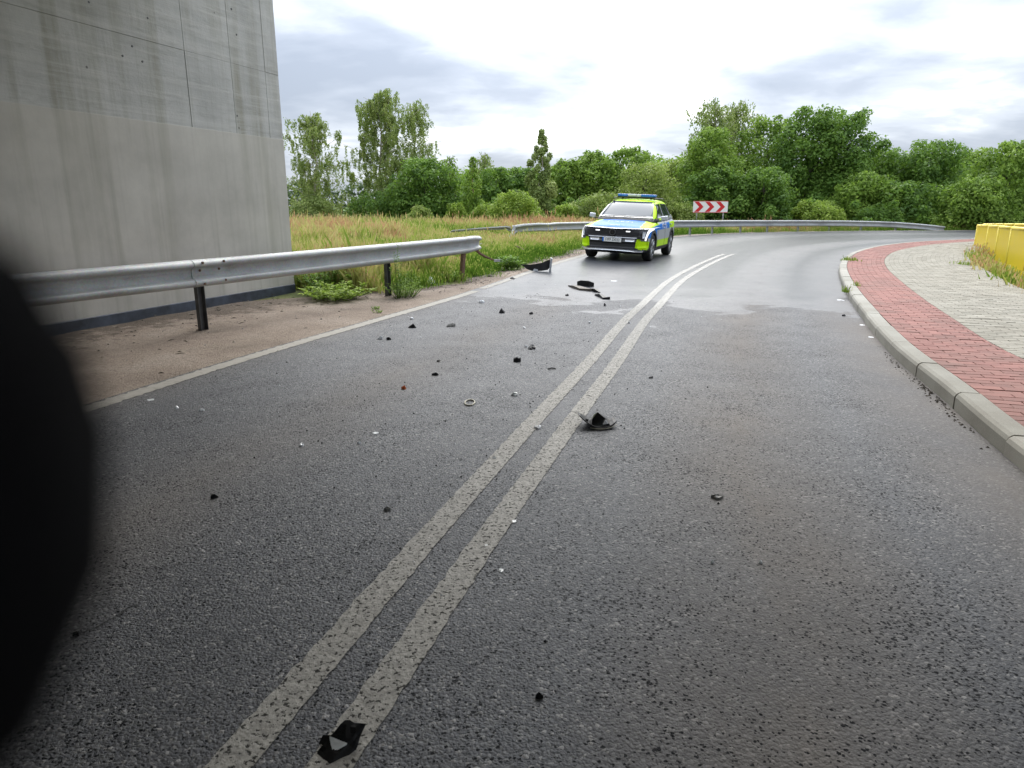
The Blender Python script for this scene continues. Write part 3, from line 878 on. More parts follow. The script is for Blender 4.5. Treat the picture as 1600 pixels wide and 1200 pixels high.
# splinter lying in the grass
o = MB(); a_ = W(805, 384, 19.5); b_ = W(819, 391, 18.9); o.tube([a_, (a_ + b_) / 2 + Vector((0, 0, .01)), b_], [.02, .03, .015], 6)
tag(o.build('splinter', M['wood'], None), 'thin pale brown splinter sticking up in the grass below the bent rail', 'splinter')

# ================================================================== CHEVRON SIGN
sg = empty('chevron_sign', W(1110, 322, 40.3)); sg.location.z = float(terrain(np.array([sg.location.x]), np.array([40.3]))[0])
tag(sg, 'red and white chevron bend marker board on two short posts', 'road sign')
zt = W(1110, 314.7, 40.3).z - sg.location.z; zb_ = W(1110, 331.6, 40.3).z - sg.location.z
wS = 48.5 / FPX * 40.6; sg.rotation_euler = (0, 0, R(-12)); wS /= math.cos(R(16))
M['sign_white'] = simple('sign_white', (0.85, 0.85, 0.85), 0.35, var=0.03)
M['sign_red'] = simple('sign_red', (0.62, 0.02, 0.03), 0.35, var=0.05)
mb = MB(); mb.box((0, 0, (zt + zb_) / 2), (wS, 0.03, zt - zb_)); mb.build('board', M['sign_white'], sg)
hh = (zt - zb_) / 2 - 0.02; zc = (zt + zb_) / 2
for k in range(3):
    x0 = -wS / 2 + 0.07 + k * (wS - 0.14) / 3; cw = 0.24; tip = 0.26
    V, Fc = prism([(x0, -hh), (x0 + cw, -hh), (x0 + cw + tip, 0), (x0 + cw, hh), (x0, hh), (x0 + tip, 0)], 0.006, (1, 0, 0), (0, 0, 1), (0, -0.019, zc))
    Fc = [(0, 1, 2, 5), (5, 2, 3, 4), (11, 8, 7, 6), (10, 9, 8, 11)] + Fc[2:]
    mesh('chevron', V, Fc, M['sign_red'], sg)
for z in (zt, zb_):
    mb = MB(); mb.box((0, -0.002, z + (0.012 if z == zt else -0.012)), (wS + 0.03, 0.045, 0.024)); mb.build('frame_edge', M['sign_red'], sg)
for x in (-wS / 2 + .22, wS / 2 - .22):
    mb = MB(); mb.tube([(x, 0.05, -0.2), (x, 0.05, zt - 0.03)], 0.035, 10); mb.build('post', M['steel'], sg, True)

# ================================================================== YELLOW RAILINGS
def yellow_fence(pts, hgt, label, panels=True):
    f_ = empty('yellow_railing', (pts[0][0], pts[0][1], pts[0][2])); tag(f_, label, 'railing')
    O = Vector(pts[0])
    for i, p in enumerate(pts):
        p = Vector(p) - O
        mb = MB(); mb.tube([p + Vector((0, 0, -.15)), p + Vector((0, 0, hgt))], 0.032, 8); mb.build('post', M['yellow_light'], f_, True)
        if i:
            q = Vector(pts[i - 1]) - O; t = (p - q); n = Vector((t.y, -t.x, 0)).normalized()
            mb = MB(); mb.tube([q + Vector((0, 0, hgt)), p + Vector((0, 0, hgt))], 0.035, 8); mb.build('top_rail', M['yellow_light'], f_, True)
            mb = MB(); mb.tube([q + Vector((0, 0, .06)), p + Vector((0, 0, .06))], 0.025, 8); mb.build('bottom_rail', M['yellow_light'], f_, True)
            mb = MB(); c0 = (p + q) / 2 + Vector((0, 0, hgt / 2 + .02)); mb.box(c0, (t.length - .06, .006, hgt - .1), math.atan2(t.y, t.x)); mb.build('panel', M['yellow'], f_)
    return f_


def fpt(px, py, D): return W(px, py, D)
fa = []
for px, yt in ((1528, 352), (1546, 353), (1562, 354), (1582, 356), (1612, 358.5), (1652, 362), (1710, 367)):
    # choose the distance so that 1.1 m spans the height seen
    hp = np.interp(px, [1528, 1592, 1710], [50, 72, 118]); D = 1.12 * FPX / hp * 0.985
    p = W(px, yt, D); fa.append(Vector((p.x, p.y, p.z - 1.1)))
yellow_fence(fa, 1.1, 'near yellow panel railing at the outer edge of the pavement')
fb = []
for px, yt in ((1537, 350.5), (1557, 350.5), (1570, 350.5), (1587, 350.6), (1615, 351), (1650, 351.5)):
    D = float(np.interp(px, [1537, 1650], [27.5, 20])); p = W(px, yt, D); fb.append(Vector((p.x, p.y, p.z - 1.1)))
yellow_fence(fb, 1.1, 'second yellow railing, behind the near one and mostly hidden by it')

# ================================================================== POLICE CAR
def carmat(name, c, rough=0.25, metal=0.0, coat=0.6):
    s = NT(name)
    return s.pbsdf(s.mix(s.noise(s.coord(), 4, 4), tuple(x * .95 for x in c), c), rough, None, metal, Specular_IOR_Level=0.10, Coat_Weight=coat * .0, Coat_Roughness=0.06)


M['c_silver'] = carmat('silver_paint', (0.50, 0.52, 0.55), 0.35, 0.55)
M['c_blue'] = carmat('blue_livery', (0.008, 0.16, 0.60), 0.38)
M['c_yellow'] = carmat('fluorescent_livery', (0.50, 0.80, 0.01), 0.4)
M['c_black'] = simple('body_cladding', (0.018, 0.018, 0.02), 0.5, var=0.15)
M['c_gloss'] = simple('gloss_black', (0.012, 0.012, 0.014), 0.12, var=0.1)
M['c_chrome'] = simple('satin_chrome', (0.75, 0.76, 0.78), 0.25, 0.7, var=0.05)
M['c_glass'] = simple('car_glass', (0.02, 0.025, 0.03), 0.04, var=0.05, Specular_IOR_Level=0.9)
M['c_wind'] = simple('windscreen_glass', (0.03, 0.04, 0.055), 0.05, var=0.05, Specular_IOR_Level=0.34, Specular_Tint=(0.80, 0.90, 1.0, 1.0))
M['c_bluelamp'] = simple('blue_lamp', (0.02, 0.16, 0.60), 0.1, var=0.1, Coat_Weight=0.8)
M['c_clear'] = simple('clear_lamp', (0.55, 0.58, 0.62), 0.1, var=0.15, Coat_Weight=0.8)
M['c_plate'] = simple('plate_white', (0.75, 0.76, 0.74), 0.4, var=0.03)
M['c_rim'] = simple('alloy', (0.33, 0.34, 0.35), 0.35, 0.7, var=0.2)


def emis(name, c, st):
    s = NT(name); e_ = s.n('ShaderNodeEmission', {'Color': (*c, 1), 'Strength': st}); s.t.links.new(e_.outputs[0], s.out.inputs[0]); return s.m


M['c_drl'] = emis('running_light', (0.95, 0.97, 1.0), 1.2)


def evalmesh(o):
    dg = bpy.context.evaluated_depsgraph_get(); dg.update()
    me = bpy.data.meshes.new_from_object(o.evaluated_get(dg)); return me


def loft(stations, name):
    V = []; Fc = []; n = None
    for x, sec in stations:
        ring = [(x, y, z) for y, z in sec] + [(x, -y, z) for y, z in sec[-2:0:-1]]
        n = len(ring); V += ring
    for i in range(len(stations) - 1):
        for k in range(n): Fc.append((i * n + k, i * n + (k + 1) % n, (i + 1) * n + (k + 1) % n, (i + 1) * n + k))
    m_ = len(stations[0][1])
    for b, fl in ((0, False), ((len(stations) - 1) * n, True)):    # caps as quad strips
        for k in range(m_ - 1):
            a0 = b + k; a1 = b + k + 1; c1 = b + (n - k - 1) % n; c0 = b + (n - k) % n
            q = [a0, a1, c1, c0]
            q = [v for j, v in enumerate(q) if v not in q[:j]]
            if len(q) >= 3: Fc.append(tuple(q[::-1] if not fl else q))
    return mesh(name, V, Fc)


def bodysec(w_, zb, zs, zt, wt):
    return [(0, zb), (w_ * .80, zb), (w_ * .955, zb + .05), (w_ * .985, zb + .17), (w_ * .98, .50), (w_, .60), (w_ * .985, .72), (w_ * .975, zs - .07), (w_ * .945, zs), (wt, zt - .03), (wt * .80, zt), (0, zt + .015)]


BS = [(2.26, .70, .27, .80, .86, .60), (2.22, .82, .25, .82, .88, .64), (2.10, .905, .22, .86, .935, .68), (1.85, .925, .21, .91, .975, .70), (1.5, .932, .21, .94, 1.01, .72), (1.15, .935, .21, .965, 1.045, .74),
      (.85, .935, .20, .985, 1.075, .78), (.4, .935, .20, 1.0, 1.09, .8), (-.2, .935, .20, 1.01, 1.10, .8), (-.8, .935, .20, 1.02, 1.11, .8), (-1.4, .935, .22, 1.04, 1.13, .8), (-1.8, .92, .26, 1.05, 1.12, .78), (-2.10, .87, .32, 1.02, 1.08, .72), (-2.24, .78, .36, .98, 1.02, .66)]
tmp = loft([(x, bodysec(*q)) for x, *q in BS], 'tmp_body')
ss = tmp.modifiers.new('s', 'SUBSURF'); ss.levels = 2; ss.render_levels = 2
me0 = evalmesh(tmp); bpy.data.objects.remove(tmp)
tb = link('tmp2', me0); cuts = []
for ax in (1.36, -1.32):
    mb = MB(); mb.tube([(ax, -1.2, .36), (ax, -.60, .36)], .405, 40); c1 = mb.build('tmp_cut', M['c_black']); cuts.append(c1)
    mb = MB(); mb.tube([(ax, .60, .36), (ax, 1.2, .36)], .405, 40); c1 = mb.build('tmp_cut', M['c_black']); cuts.append(c1)
for c1 in cuts:
    bm_ = tb.modifiers.new('b', 'BOOLEAN'); bm_.object = c1; bm_.operation = 'DIFFERENCE'; bm_.solver = 'EXACT'
me1 = evalmesh(tb)
bpy.data.objects.remove(tb)
for c1 in cuts: bpy.data.objects.remove(c1)


def ghsec(wb, wr, zr, z0=1.0):
    m_ = (zr + z0) / 2
    return [(0, z0), (wb, z0), (wb * .985, z0 + (zr - z0) * .18), (wb + (wr - wb) * .55, m_ + .02), (wr + .045, zr - .085), (wr - .03, zr - .022), (wr * .55, zr), (0, zr + .012)]


GS = [(1.10, .74, .72, 1.045, .98), (1.0, .83, .79, 1.10, .98), (.62, .875, .755, 1.345, 1.0), (.22, .885, .67, 1.560, 1.0), (-.05, .888, .645, 1.615, 1.0), (-.6, .89, .64, 1.640, 1.02), (-1.15, .888, .635, 1.625, 1.03), (-1.55, .87, .61, 1.575, 1.04), (-1.85, .83, .58, 1.42, 1.04), (-2.10, .80, .66, 1.14, 1.0)]
tmp = loft([(x, ghsec(*q)) for x, *q in GS], 'tmp_g')
ss = tmp.modifiers.new('s', 'SUBSURF'); ss.levels = 2; ss.render_levels = 2
me2 = evalmesh(tmp); bpy.data.objects.remove(tmp)


def bvh(me): return BVHTree.FromPolygons([v.co.copy() for v in me.vertices], [tuple(p.vertices) for p in me.polygons])


BV = [bvh(me0), bvh(me2)]


def cast(o_, d):
    best = None
    for b in BV:
        r_ = b.ray_cast(Vector(o_), Vector(d).normalized(), 6)
        if r_[0] is not None and (best is None or r_[3] < best[3]): best = r_
    return best


def patch(name, corners, axis, parent, mat, off=0.006, nu=10, nv=5, th=0.012, smooth_=True):
    """a fitted panel: a 4-corner patch cast on to the body. axis 'f' front (y,z), 's' left side (x,z), 'r' right side, 't' top (x,y)"""
    V = []; back = []
    c = [Vector((*q, 0)) for q in corners]
    for j in range(nv + 1):
        for i in range(nu + 1):
            u = i / nu; v = j / nv
            p = (c[0] * (1 - u) + c[1] * u) * (1 - v) + (c[3] * (1 - u) + c[2] * u) * v
            o_, d = {'f': ((3, p.x, p.y), (-1, 0, 0)), 'b': ((-3, p.x, p.y), (1, 0, 0)), 's': ((p.x, 2, p.y), (0, -1, 0)), 'r': ((p.x, -2, p.y), (0, 1, 0)), 't': ((p.x, p.y, 3), (0, 0, -1))}[axis]
            r_ = cast(o_, d)
            if r_ is None: q = Vector(o_) + Vector(d) * 1.1; nn = -Vector(d)
            else: q, nn = r_[0], r_[1]
            if nn.dot(Vector(d)) > 0: nn = -nn
            V.append(q + nn * off); back.append(q - nn * th)
    n = len(V); W_ = nu + 1; Fc = []
    for j in range(nv):
        for i in range(nu): Fc.append((j * W_ + i, j * W_ + i + 1, (j + 1) * W_ + i + 1, (j + 1) * W_ + i))
    edge = [i for i in range(W_)] + [j * W_ + nu for j in range(1, nv + 1)] + [nv * W_ + i for i in range(nu - 1, -1, -1)] + [j * W_ for j in range(nv - 1, 0, -1)]
    for a_, b_ in zip(edge, edge[1:] + edge[:1]): Fc.append((a_, b_, n + b_, n + a_))
    return mesh(name, V + back, Fc, mat, parent, smooth_)


car = empty('police_car'); tag(car, 'blue, silver and fluorescent yellow police car with roof light bar on the bend', 'police car')
for nm, me in (('body', me1), ('cabin', me2)):
    me.name = nm; o = link(nm, me, car); me.materials.clear()
    mats = ['c_silver', 'c_blue', 'c_yellow', 'c_black']
    for m_ in mats: me.materials.append(M[m_])
    idx = []
    for p in me.polygons:
        x, y, z = p.center; n = p.normal; ay = abs(y); k = 0
        if nm == 'body':
            if n.z > .45 and x > .6 and z > .8:
                k = 1 if ay < .60 + (x - .8) * .06 else 2
            elif n.z > .45: k = 0
            elif z < .34: k = 3
            elif x > 2.0 and abs(n.x) > .4 or x > 2.15:
                k = 2 if z < .60 and ay > .66 else 3
                if z > .885: k = 1
            elif z < .56 and x < 1.05: k = 2
            elif z < .56 and x > 1.8: k = 2
            elif z > .64 and x > .95: k = 1
            elif z > .82 and x > -1.0: k = 1
            elif z > .82: k = 2
        else:
            k = 0
            if x > -.02 and z > 1.0 and (y > 0 or z > 1.5): k = 2
            if n.z < .6 and z > 1.1 and x <= -.02: k = 2 if z > 1.45 else 0
            if x < -.12 and n.z >= .6: k = 0
            if x > .4 and z < 1.125: k = 3
        if math.hypot(x - 1.36, z - .36) < .46 or math.hypot(x + 1.32, z - .36) < .46:
            if n.z < .5 or z < .8: k = 3
        idx.append(k)
    me.polygons.foreach_set('material_index', idx); me.polygons.foreach_set('use_smooth', [True] * len(idx)); me.update()
# glazing
patch('windscreen', [(-.76, 1.125), (.76, 1.125), (.605, 1.562), (-.605, 1.562)], 'f', car, M['c_wind'], .006, 16, 8)
patch('wiper_cowl', [(-.76, 1.085), (.76, 1.085), (.74, 1.12), (-.74, 1.12)], 'f', car, M['c_black'], .005, 14, 1)
for ax, s in (('s', 1), ('r', -1)):
    patch('side_window', [(.70, 1.135), (-.18, 1.135), (-.16, 1.53), (.24, 1.50)], ax, car, M['c_glass'], .006, 8, 5)
    patch('side_window', [(-.26, 1.135), (-1.22, 1.15), (-1.12, 1.52), (-.24, 1.53)], ax, car, M['c_glass'], .006, 8, 5)
    patch('quarter_window', [(-1.30, 1.16), (-1.75, 1.22), (-1.60, 1.44), (-1.20, 1.51)], ax, car, M['c_glass'], .006, 5, 4)
    for x0 in (.80, -.22, -1.18):
        patch('door_gap', [(x0, .34), (x0 - .012, .34), (x0 - .012, 1.06), (x0, 1.06)], ax, car, M['c_black'], .003, 1, 8)
    patch('rocker_trim', [(.92, .22), (-.88, .22), (-.88, .36), (.92, .36)], ax, car, M['c_black'], .012, 8, 2)
    for x0 in (.02, -.98):
        patch('door_handle', [(x0, .93), (x0 - .2, .935), (x0 - .2, .965), (x0, .96)], ax, car, M['c_silver'], .03, 4, 1, .03)
    mb = MB()
    for ax_ in (1.36, -1.32):
        pts = [(ax_ + .44 * math.cos(q), .36 + .44 * math.sin(q)) for q in np.linspace(-.25, math.pi + .25, 15)]
        for (x0, z0), (x1, z1) in zip(pts, pts[1:]):
            pass
        V = []
        for q in np.linspace(-.30, math.pi + .30, 22):
            for rr in (.40, .475):
                x_ = ax_ + rr * math.cos(q); z_ = max(.20, .36 + rr * math.sin(q))
                r_ = cast((x_, 2 * s, z_), (0, -s, 0)); yb = abs(r_[0].y) if r_ and abs(r_[0].y) > .7 else .9
                V.append((x_, s * (yb + .012), z_))
        n_ = len(V); V += [(x_, y_ - s * .05, z_) for x_, y_, z_ in V]
        Fc = []
        for i in range(0, n_ - 2, 2):
            Fc += [(i, i + 1, i + 3, i + 2), (i + 1, n_ + i + 1, n_ + i + 3, i + 3), (i, i + 2, n_ + i + 2, n_ + i)]
        mesh('wheel_arch_trim', V, Fc, M['c_black'], car, False)
    # mirror
    mb = MB()
    pts = [(.70, s * 1.015, 1.12), (.74, s * 1.08, 1.125)]
    mir = mesh('mirror', *(lambda: (lambda P_: (P_, [(0, 1, 2, 3), (7, 6, 5, 4), (0, 4, 5, 1), (1, 5, 6, 2), (2, 6, 7, 3), (3, 7, 4, 0)]))(
        [(.66 + dx, s * yy, 1.045 + dz) for dx, yy, dz in ((.0, .96, .02), (.0, 1.15, .05), (.0, 1.14, .17), (.0, .95, .15), (.12, .97, .02), (.08, 1.13, .05), (.07, 1.12, .16), (.11, .96, .15))]))(), M['c_silver'], car)
    bevel(mir, .02, 3)
    mb = MB(); mb.box((.71, s * .915, 1.07), (.07, .12, .03)); mb.build('mirror_foot', M['c_black'], mir)
    mb = MB(); mb.tube([(.15, s * .60, 1.635), (-.1, s * .60, 1.662), (-1.1, s * .60, 1.664), (-1.4, s * .585, 1.62)], .016, 8); mb.build('roof_rail', M['c_black'], car, True)
# front face
patch('grille', [(-.83, .665), (.83, .665), (.74, .855), (-.74, .855)], 'f', car, M['c_black'], .012, 24, 4)
for zz_ in (.70, .735, .77, .805):
    patch('grille_bar', [(-.70, zz_), (.70, zz_), (.70, zz_ + .010), (-.70, zz_ + .010)], 'f', car, M['c_gloss'], .022, 18, 1, .01)
patch('chrome_strip', [(-.78, .862), (.78, .862), (.76, .877), (-.76, .877)], 'f', car, M['c_chrome'], .018, 20, 1)
patch('lower_intake', [(-.62, .36), (.62, .36), (.64, .51), (-.64, .51)], 'f', car, M['c_black'], .010, 18, 3)
patch('bumper_bar', [(-.64, .525), (.64, .525), (.66, .635), (-.66, .635)], 'f', car, M['dark_steel'], .012, 18, 2)
patch('bumper_bar_trim', [(-.66, .632), (.66, .632), (.67, .655), (-.67, .655)], 'f', car, M['c_chrome'], .022, 18, 1)
for s in (-1, 1):
    patch('bumper_insert', [(s * .35, .54), (s * .60, .54), (s * .62, .62), (s * .35, .62)], 'f', car, M['c_chrome'], .018, 6, 2)
    patch('bumper_corner', [(s * .67, .37), (s * .90, .40), (s * .90, .60), (s * .70, .62)], 'f', car, M['c_yellow'], .010, 6, 3)
    hl = patch('headlight', [(s * .755, .57), (s * .895, .56), (s * .905, .90), (s * .70, .855)], 'f', car, M['c_gloss'], .014, 6, 5)
    patch('daytime_running_light', [(s * .845, .585), (s * .868, .575), (s * .915, .885), (s * .888, .875)], 'f', hl, M['c_drl'], .022, 2, 8)
    patch('daytime_running_light', [(s * .80, .862), (s * .90, .872), (s * .91, .888), (s * .79, .872)], 'f', hl, M['c_drl'], .022, 6, 1)
    patch('lamp_reflector', [(s * .79, .64), (s * .84, .64), (s * .85, .80), (s * .79, .80)], 'f', hl, M['c_clear'], .018, 2, 3)
    patch('warning_strobe', [(s * .36, .785), (s * .47, .785), (s * .47, .812), (s * .36, .812)], 'f', car, M['c_drl'], .028, 3, 1)
patch('skid_plate', [(-.80, .285), (.80, .285), (.84, .335), (-.84, .335)], 'f', car, M['c_chrome'], .020, 20, 1)
patch('lower_lip', [(-.78, .20), (.78, .20), (.82, .28), (-.82, .28)], 'f', car, M['c_black'], .02, 16, 1)
r0 = cast((3, 0, .77), (-1, 0, 0))[0].x
mb = MB(); mb.tube([(r0 + .02, 0, .765), (r0 + .045, 0, .765)], .085, 24); em = mb.build('emblem', M['dark_steel'], car, False)
mb = MB(); mb.tube([(r0 + .046, 0, .765), (r0 + .05, 0, .765)], .066, 24); mb.build('emblem_centre', M['c_gloss'], em, False)
mb = MB(); mb.box((r0 + .045, .0, .568), (.02, .53, .125)); hp_ = mb.build('plate_holder', M['c_black'], car)
mb = MB(); mb.box((r0 + .056, .0, .568), (.004, .515, .108)); pl = mb.build('number_plate', M['c_plate'], car)
mb = MB(); mb.box((r0 + .0585, -.240, .568), (.002, .036, .106)); mb.build('plate_band', M['c_blue'], pl)
t_ = text_mesh('plate_lettering', 'HPF D033', .098, M['c_black'], pl); t_.location = (r0 + .059, .018, .565); t_.rotation_euler = (R(90), 0, R(90)); t_.scale = (.95, 1.0, 1)
# hood and door lettering follow the panels
M['c_white'] = simple('white_lettering', (0.8, 0.82, 0.85), 0.35, var=0.03)


def decal(txt, size, place, name='lettering'):
    o = text_mesh(name, txt, size, M['c_white'], car, 0.0005)
    for v in o.data.vertices:
        v.co = place(v.co.x, v.co.y, v.co.z)
    o.data.update(); return o


def hoodp(x, y, z, x0=1.55):
    r_ = cast((x0 + 0.0 - (-y), x, 3), (0, 0, -1)) if False else cast((x0 - y, x, 3), (0, 0, -1))
    return r_[0] + Vector((0, 0, .004 + z))


decal('POLICJA', .20, lambda x, y, z: hoodp(x, y, z, 1.50))
decal('POLICJA', .07, lambda x, y, z: hoodp(x, y, z, 2.06))
decal('POLICJA', .20, lambda x, y, z: (lambda r_: r_[0] + Vector((0, .004 + z, 0)))(cast((-.20 - x, 2, .905 + y), (0, -1, 0))))
decal('POLICJA', .20, lambda x, y, z: (lambda r_: r_[0] - Vector((0, .004 + z, 0)))(cast((-.20 + x, -2, .905 + y), (0, 1, 0))))
# wipers
for y0 in (-.05, -.62):
    P_ = []
    for q in np.linspace(0, 1, 6):
        r_ = cast((3, y0 + .62 * q, 1.135 + .035 * q), (-1, 0, 0)); P_.append(r_[0] + Vector((.022, 0, .012)))
    mb = MB(); mb.tube(P_, .008, 5); mb.build('wiper', M['c_black'], car)
# light bar
lb = MB(); lb.box((-.28, 0, 1.685), (.24, 1.14, .03)); lbo = lb.build('light_bar', M['c_black'], car); bevel(lbo, .01, 2)
for y0, y1, mt in ((-.57, -.27, 'c_bluelamp'), (-.265, -.01, 'c_clear'), (.01, .13, 'c_clear'), (.135, .57, 'c_bluelamp')):
    mb = MB(); mb.box((-.28, (y0 + y1) / 2, 1.737), (.22, y1 - y0 - .008, .072)); q = mb.build('lamp_dome', M[mt], lbo); bevel(q, .02, 3)
for y0 in (-.42, .42):
    mb = MB(); mb.box((-.28, y0, 1.655), (.08, .05, .05)); mb.build('bar_foot', M['c_black'], lbo)
# wheels
def lathe(prof, n=36):
    V = []; Fc = []; k = len(prof)
    for i in range(n):
        a_ = 2 * math.pi * i / n
        for r_, y_ in prof: V.append((r_ * math.cos(a_), y_, r_ * math.sin(a_)))
    for i in range(n):
        for j in range(k - 1): Fc.append((i * k + j, i * k + j + 1, ((i + 1) % n) * k + j + 1, ((i + 1) % n) * k + j))
    return V, Fc


TP = [(.235, .085), (.25, .105), (.30, .118), (.335, .112), (.352, .095), (.358, .06), (.358, -.06), (.352, -.095), (.335, -.112), (.25, -.105), (.235, -.085)]
tyre_me = None
for sx in (1.36, -1.32):
    for sy in (1, -1):
        wh = empty('wheel', (sx, sy * .805, .358), 0 if sy > 0 else math.pi, car)
        if tyre_me is None:
            ty = mesh('tyre', *lathe(TP), M['tyre'], wh, True); tyre_me = ty.data
            V, Fc = lathe([(.24, .085), (.232, .10), (.215, .095), (.20, .06), (.05, .03), (.0, .03)]); hub = mesh('wheel_well', V, Fc, M['c_black'], wh, True); hub_me = hub.data
            mb = MB()
            for k in range(5):
                a_ = 2 * math.pi * k / 5
                for da in (-.16, .16):
                    d = Vector((math.cos(a_ + da * 0.4), 0, math.sin(a_ + da * 0.4))); d2 = Vector((math.cos(a_ + da), 0, math.sin(a_ + da)))
                    mb.tube([d * .03 + Vector((0, .085, 0)), d2 * .222 + Vector((0, .097, 0))], [.022, .026], 6)
            V, Fc = lathe([(.235, .09), (.238, .108), (.222, .108), (.215, .09)]); mb.add(V, Fc)
            mb.tube([(0, .06, 0), (0, .105, 0)], .045, 12)
            rim = mb.build('rim', M['c_rim'], wh, True); rim_me = rim.data
        else:
            link('tyre', tyre_me, wh); link('wheel_well', hub_me, wh); link('rim', rim_me, wh)
mb = MB(); mb.box((0, 0, .26), (4.0, 1.2, .12)); mb.build('underbody', M['c_black'], car)
# stand it on the road
hd = Vector((-.385, -.923, 0)).normalized(); lf = Vector((-hd.y, hd.x, 0))
c_fl = Vector((3.53, 18.3, 0)); cc = c_fl - lf * .81 - hd * 1.36
def wz(a_, b_):
    p = cc + hd * a_ + lf * b_; return hz(p.x, p.y)
zf = (wz(1.36, .81) + wz(1.36, -.81)) / 2; zr_ = (wz(-1.32, .81) + wz(-1.32, -.81)) / 2
zl = (wz(1.36, .81) + wz(-1.32, .81)) / 2; zR = (wz(1.36, -.81) + wz(-1.32, -.81)) / 2
fx = (hd + Vector((0, 0, (zf - zr_) / 2.68))).normalized(); fy = (lf + Vector((0, 0, (zl - zR) / 1.62))).normalized(); fz = fx.cross(fy).normalized(); fy = fz.cross(fx)
Mx = Matrix((fx, fy, fz)).transposed().to_4x4(); Mx.translation = Vector((cc.x, cc.y, (zf + zr_) / 2 + .002))
car.matrix_world = Mx @ Matrix.Scale(.935, 4)

# ================================================================== DEBRIS
def chip(name, px, py, wpx, hpx, mat, label, cat, seed, flat=False, group=None, rz=None, kind='shard'):
    rr = random.Random(seed); p = G(px, py); D = math.hypot(p.y, CAM_H); s = D / FPX
    wd = wpx * s; ht = max(.006, hpx * s * .75); dp = wd * rr.uniform(.55, .9)
    if flat: ht = max(.004, ht * .18); dp = min(wd * 1.2, hpx * s * D / CAM_H * .8)
    n = 9; base = []
    for i in range(n):
        a_ = 2 * math.pi * i / n + rr.uniform(-.25, .25); r_ = rr.uniform(.62, 1.0)
        base.append((math.cos(a_) * wd / 2 * r_, math.sin(a_) * dp / 2 * r_))
    V = [(x, y, .0005) for x, y in base] + [(x * .96, y * .96, .003 + ht * (rr.random() ** 1.6) * (.15 if flat else .8)) for x, y in base]
    V += [(rr.uniform(-.2, .2) * wd, rr.uniform(-.1, .2) * dp, ht), (rr.uniform(-.3, .3) * wd, rr.uniform(-.3, 0) * dp, ht * .6)]
    Fc = [tuple(range(n))[::-1]] + [(i, (i + 1) % n, n + (i + 1) % n, n + i) for i in range(n)]
    a_, b_ = 2 * n, 2 * n + 1
    for i in range(n):
        Fc.append((n + i, n + (i + 1) % n, a_ if i < 6 else b_))
    Fc += [(n + 6, b_, a_), (n, a_, b_)]
    o = mesh(name, V, Fc, mat); o.location = p; o.rotation_euler = (0, 0, rz if rz is not None else rr.uniform(-.5, .5))
    tag(o, label, cat, group); return o


bk, wh_, cl = M['black_plastic'], M['white_plastic'], M['clear_shard']
DB = [
    (335, 778, 13, 9, bk, 'small black lump lying alone on the dark asphalt left of the double line', 'shard'),
    (604, 797, 14, 8, M['grey_plastic'], 'slim grey fragment left of the double line, below the long white pieces', 'shard'),
    (843, 1090, 14, 13, bk, 'small black lump near the bottom, right of the double line', 'shard'),
    (1121, 778, 22, 9, M['grey_plastic'], 'dull grey flattened fragment in the middle of the right lane', 'shard'),
    (830, 545, 18, 9, bk, 'oval black plastic piece in the left lane with a white chip at its left', 'shard'),
    (807, 565, 15, 10, bk, 'ragged black piece just below the oval black one', 'shard'),
    (785, 489, 13, 10, bk, 'upright jagged black splinter short of the wet patch', 'shard'),
    (644, 512, 14, 9, bk, 'black piece with white edges, the farther left of the near group', 'shard'),
    (705, 510, 17, 7, M['grey_plastic'], 'pale-topped grey shell right of the black piece with white edges', 'shard'),
    (607, 531, 10, 6, bk, 'tiny dark piece touching the white shard near the edge line', 'shard'),
    (680, 586, 12, 6, bk, 'flat black scrap above and right of the orange bit', 'shard'),
    (686, 565, 9, 5, M['grey_plastic'], 'small grey scrap above the flat black scrap', 'shard'),
    (631, 608, 9, 8, M['orange_plastic'], 'small orange reflector fragment in the left lane', 'reflector fragment'),
    (1017, 591, 10, 4, bk, 'thin dark scrap on the right lane beside the double line', 'shard'),
    (830, 491, 7, 5, bk, 'tiny black crumb right of the upright jagged splinter', 'crumb'),
    (886, 462, 7, 4, bk, 'tiny black crumb on the wet patch left of the broken trim', 'crumb'),
    (673, 443, 14, 15, wh_, 'pale chipped stone in the verge weeds below the guardrail', 'stone'),
    (1318, 494, 8, 4, bk, 'tiny dark crumb beside the kerb near the wet patch', 'crumb'),
    (120, 992, 12, 7, bk, 'dark scrap at the lower left next to the black out-of-focus shape', 'shard'),
    (945, 478, 4, 6, bk, 'tiny black crumb on the wet patch below the curled trim strip', 'crumb'),
    (800, 436, 9, 4, bk, 'dark crumb on the edge line near the bumper piece', 'crumb'),
    (766, 432, 10, 4, M['brown_strip'], 'brown clod on the edge line left of the bumper piece', 'clod'),
]
for i, (px, py, a_, b_, mt, lab, cat) in enumerate(DB):
    chip('plastic_' + ('shard' if cat in ('shard', 'reflector fragment') else 'crumb') if cat not in ('stone', 'clod') else cat, px, py, a_, b_, mt, lab, cat, 100 + i)
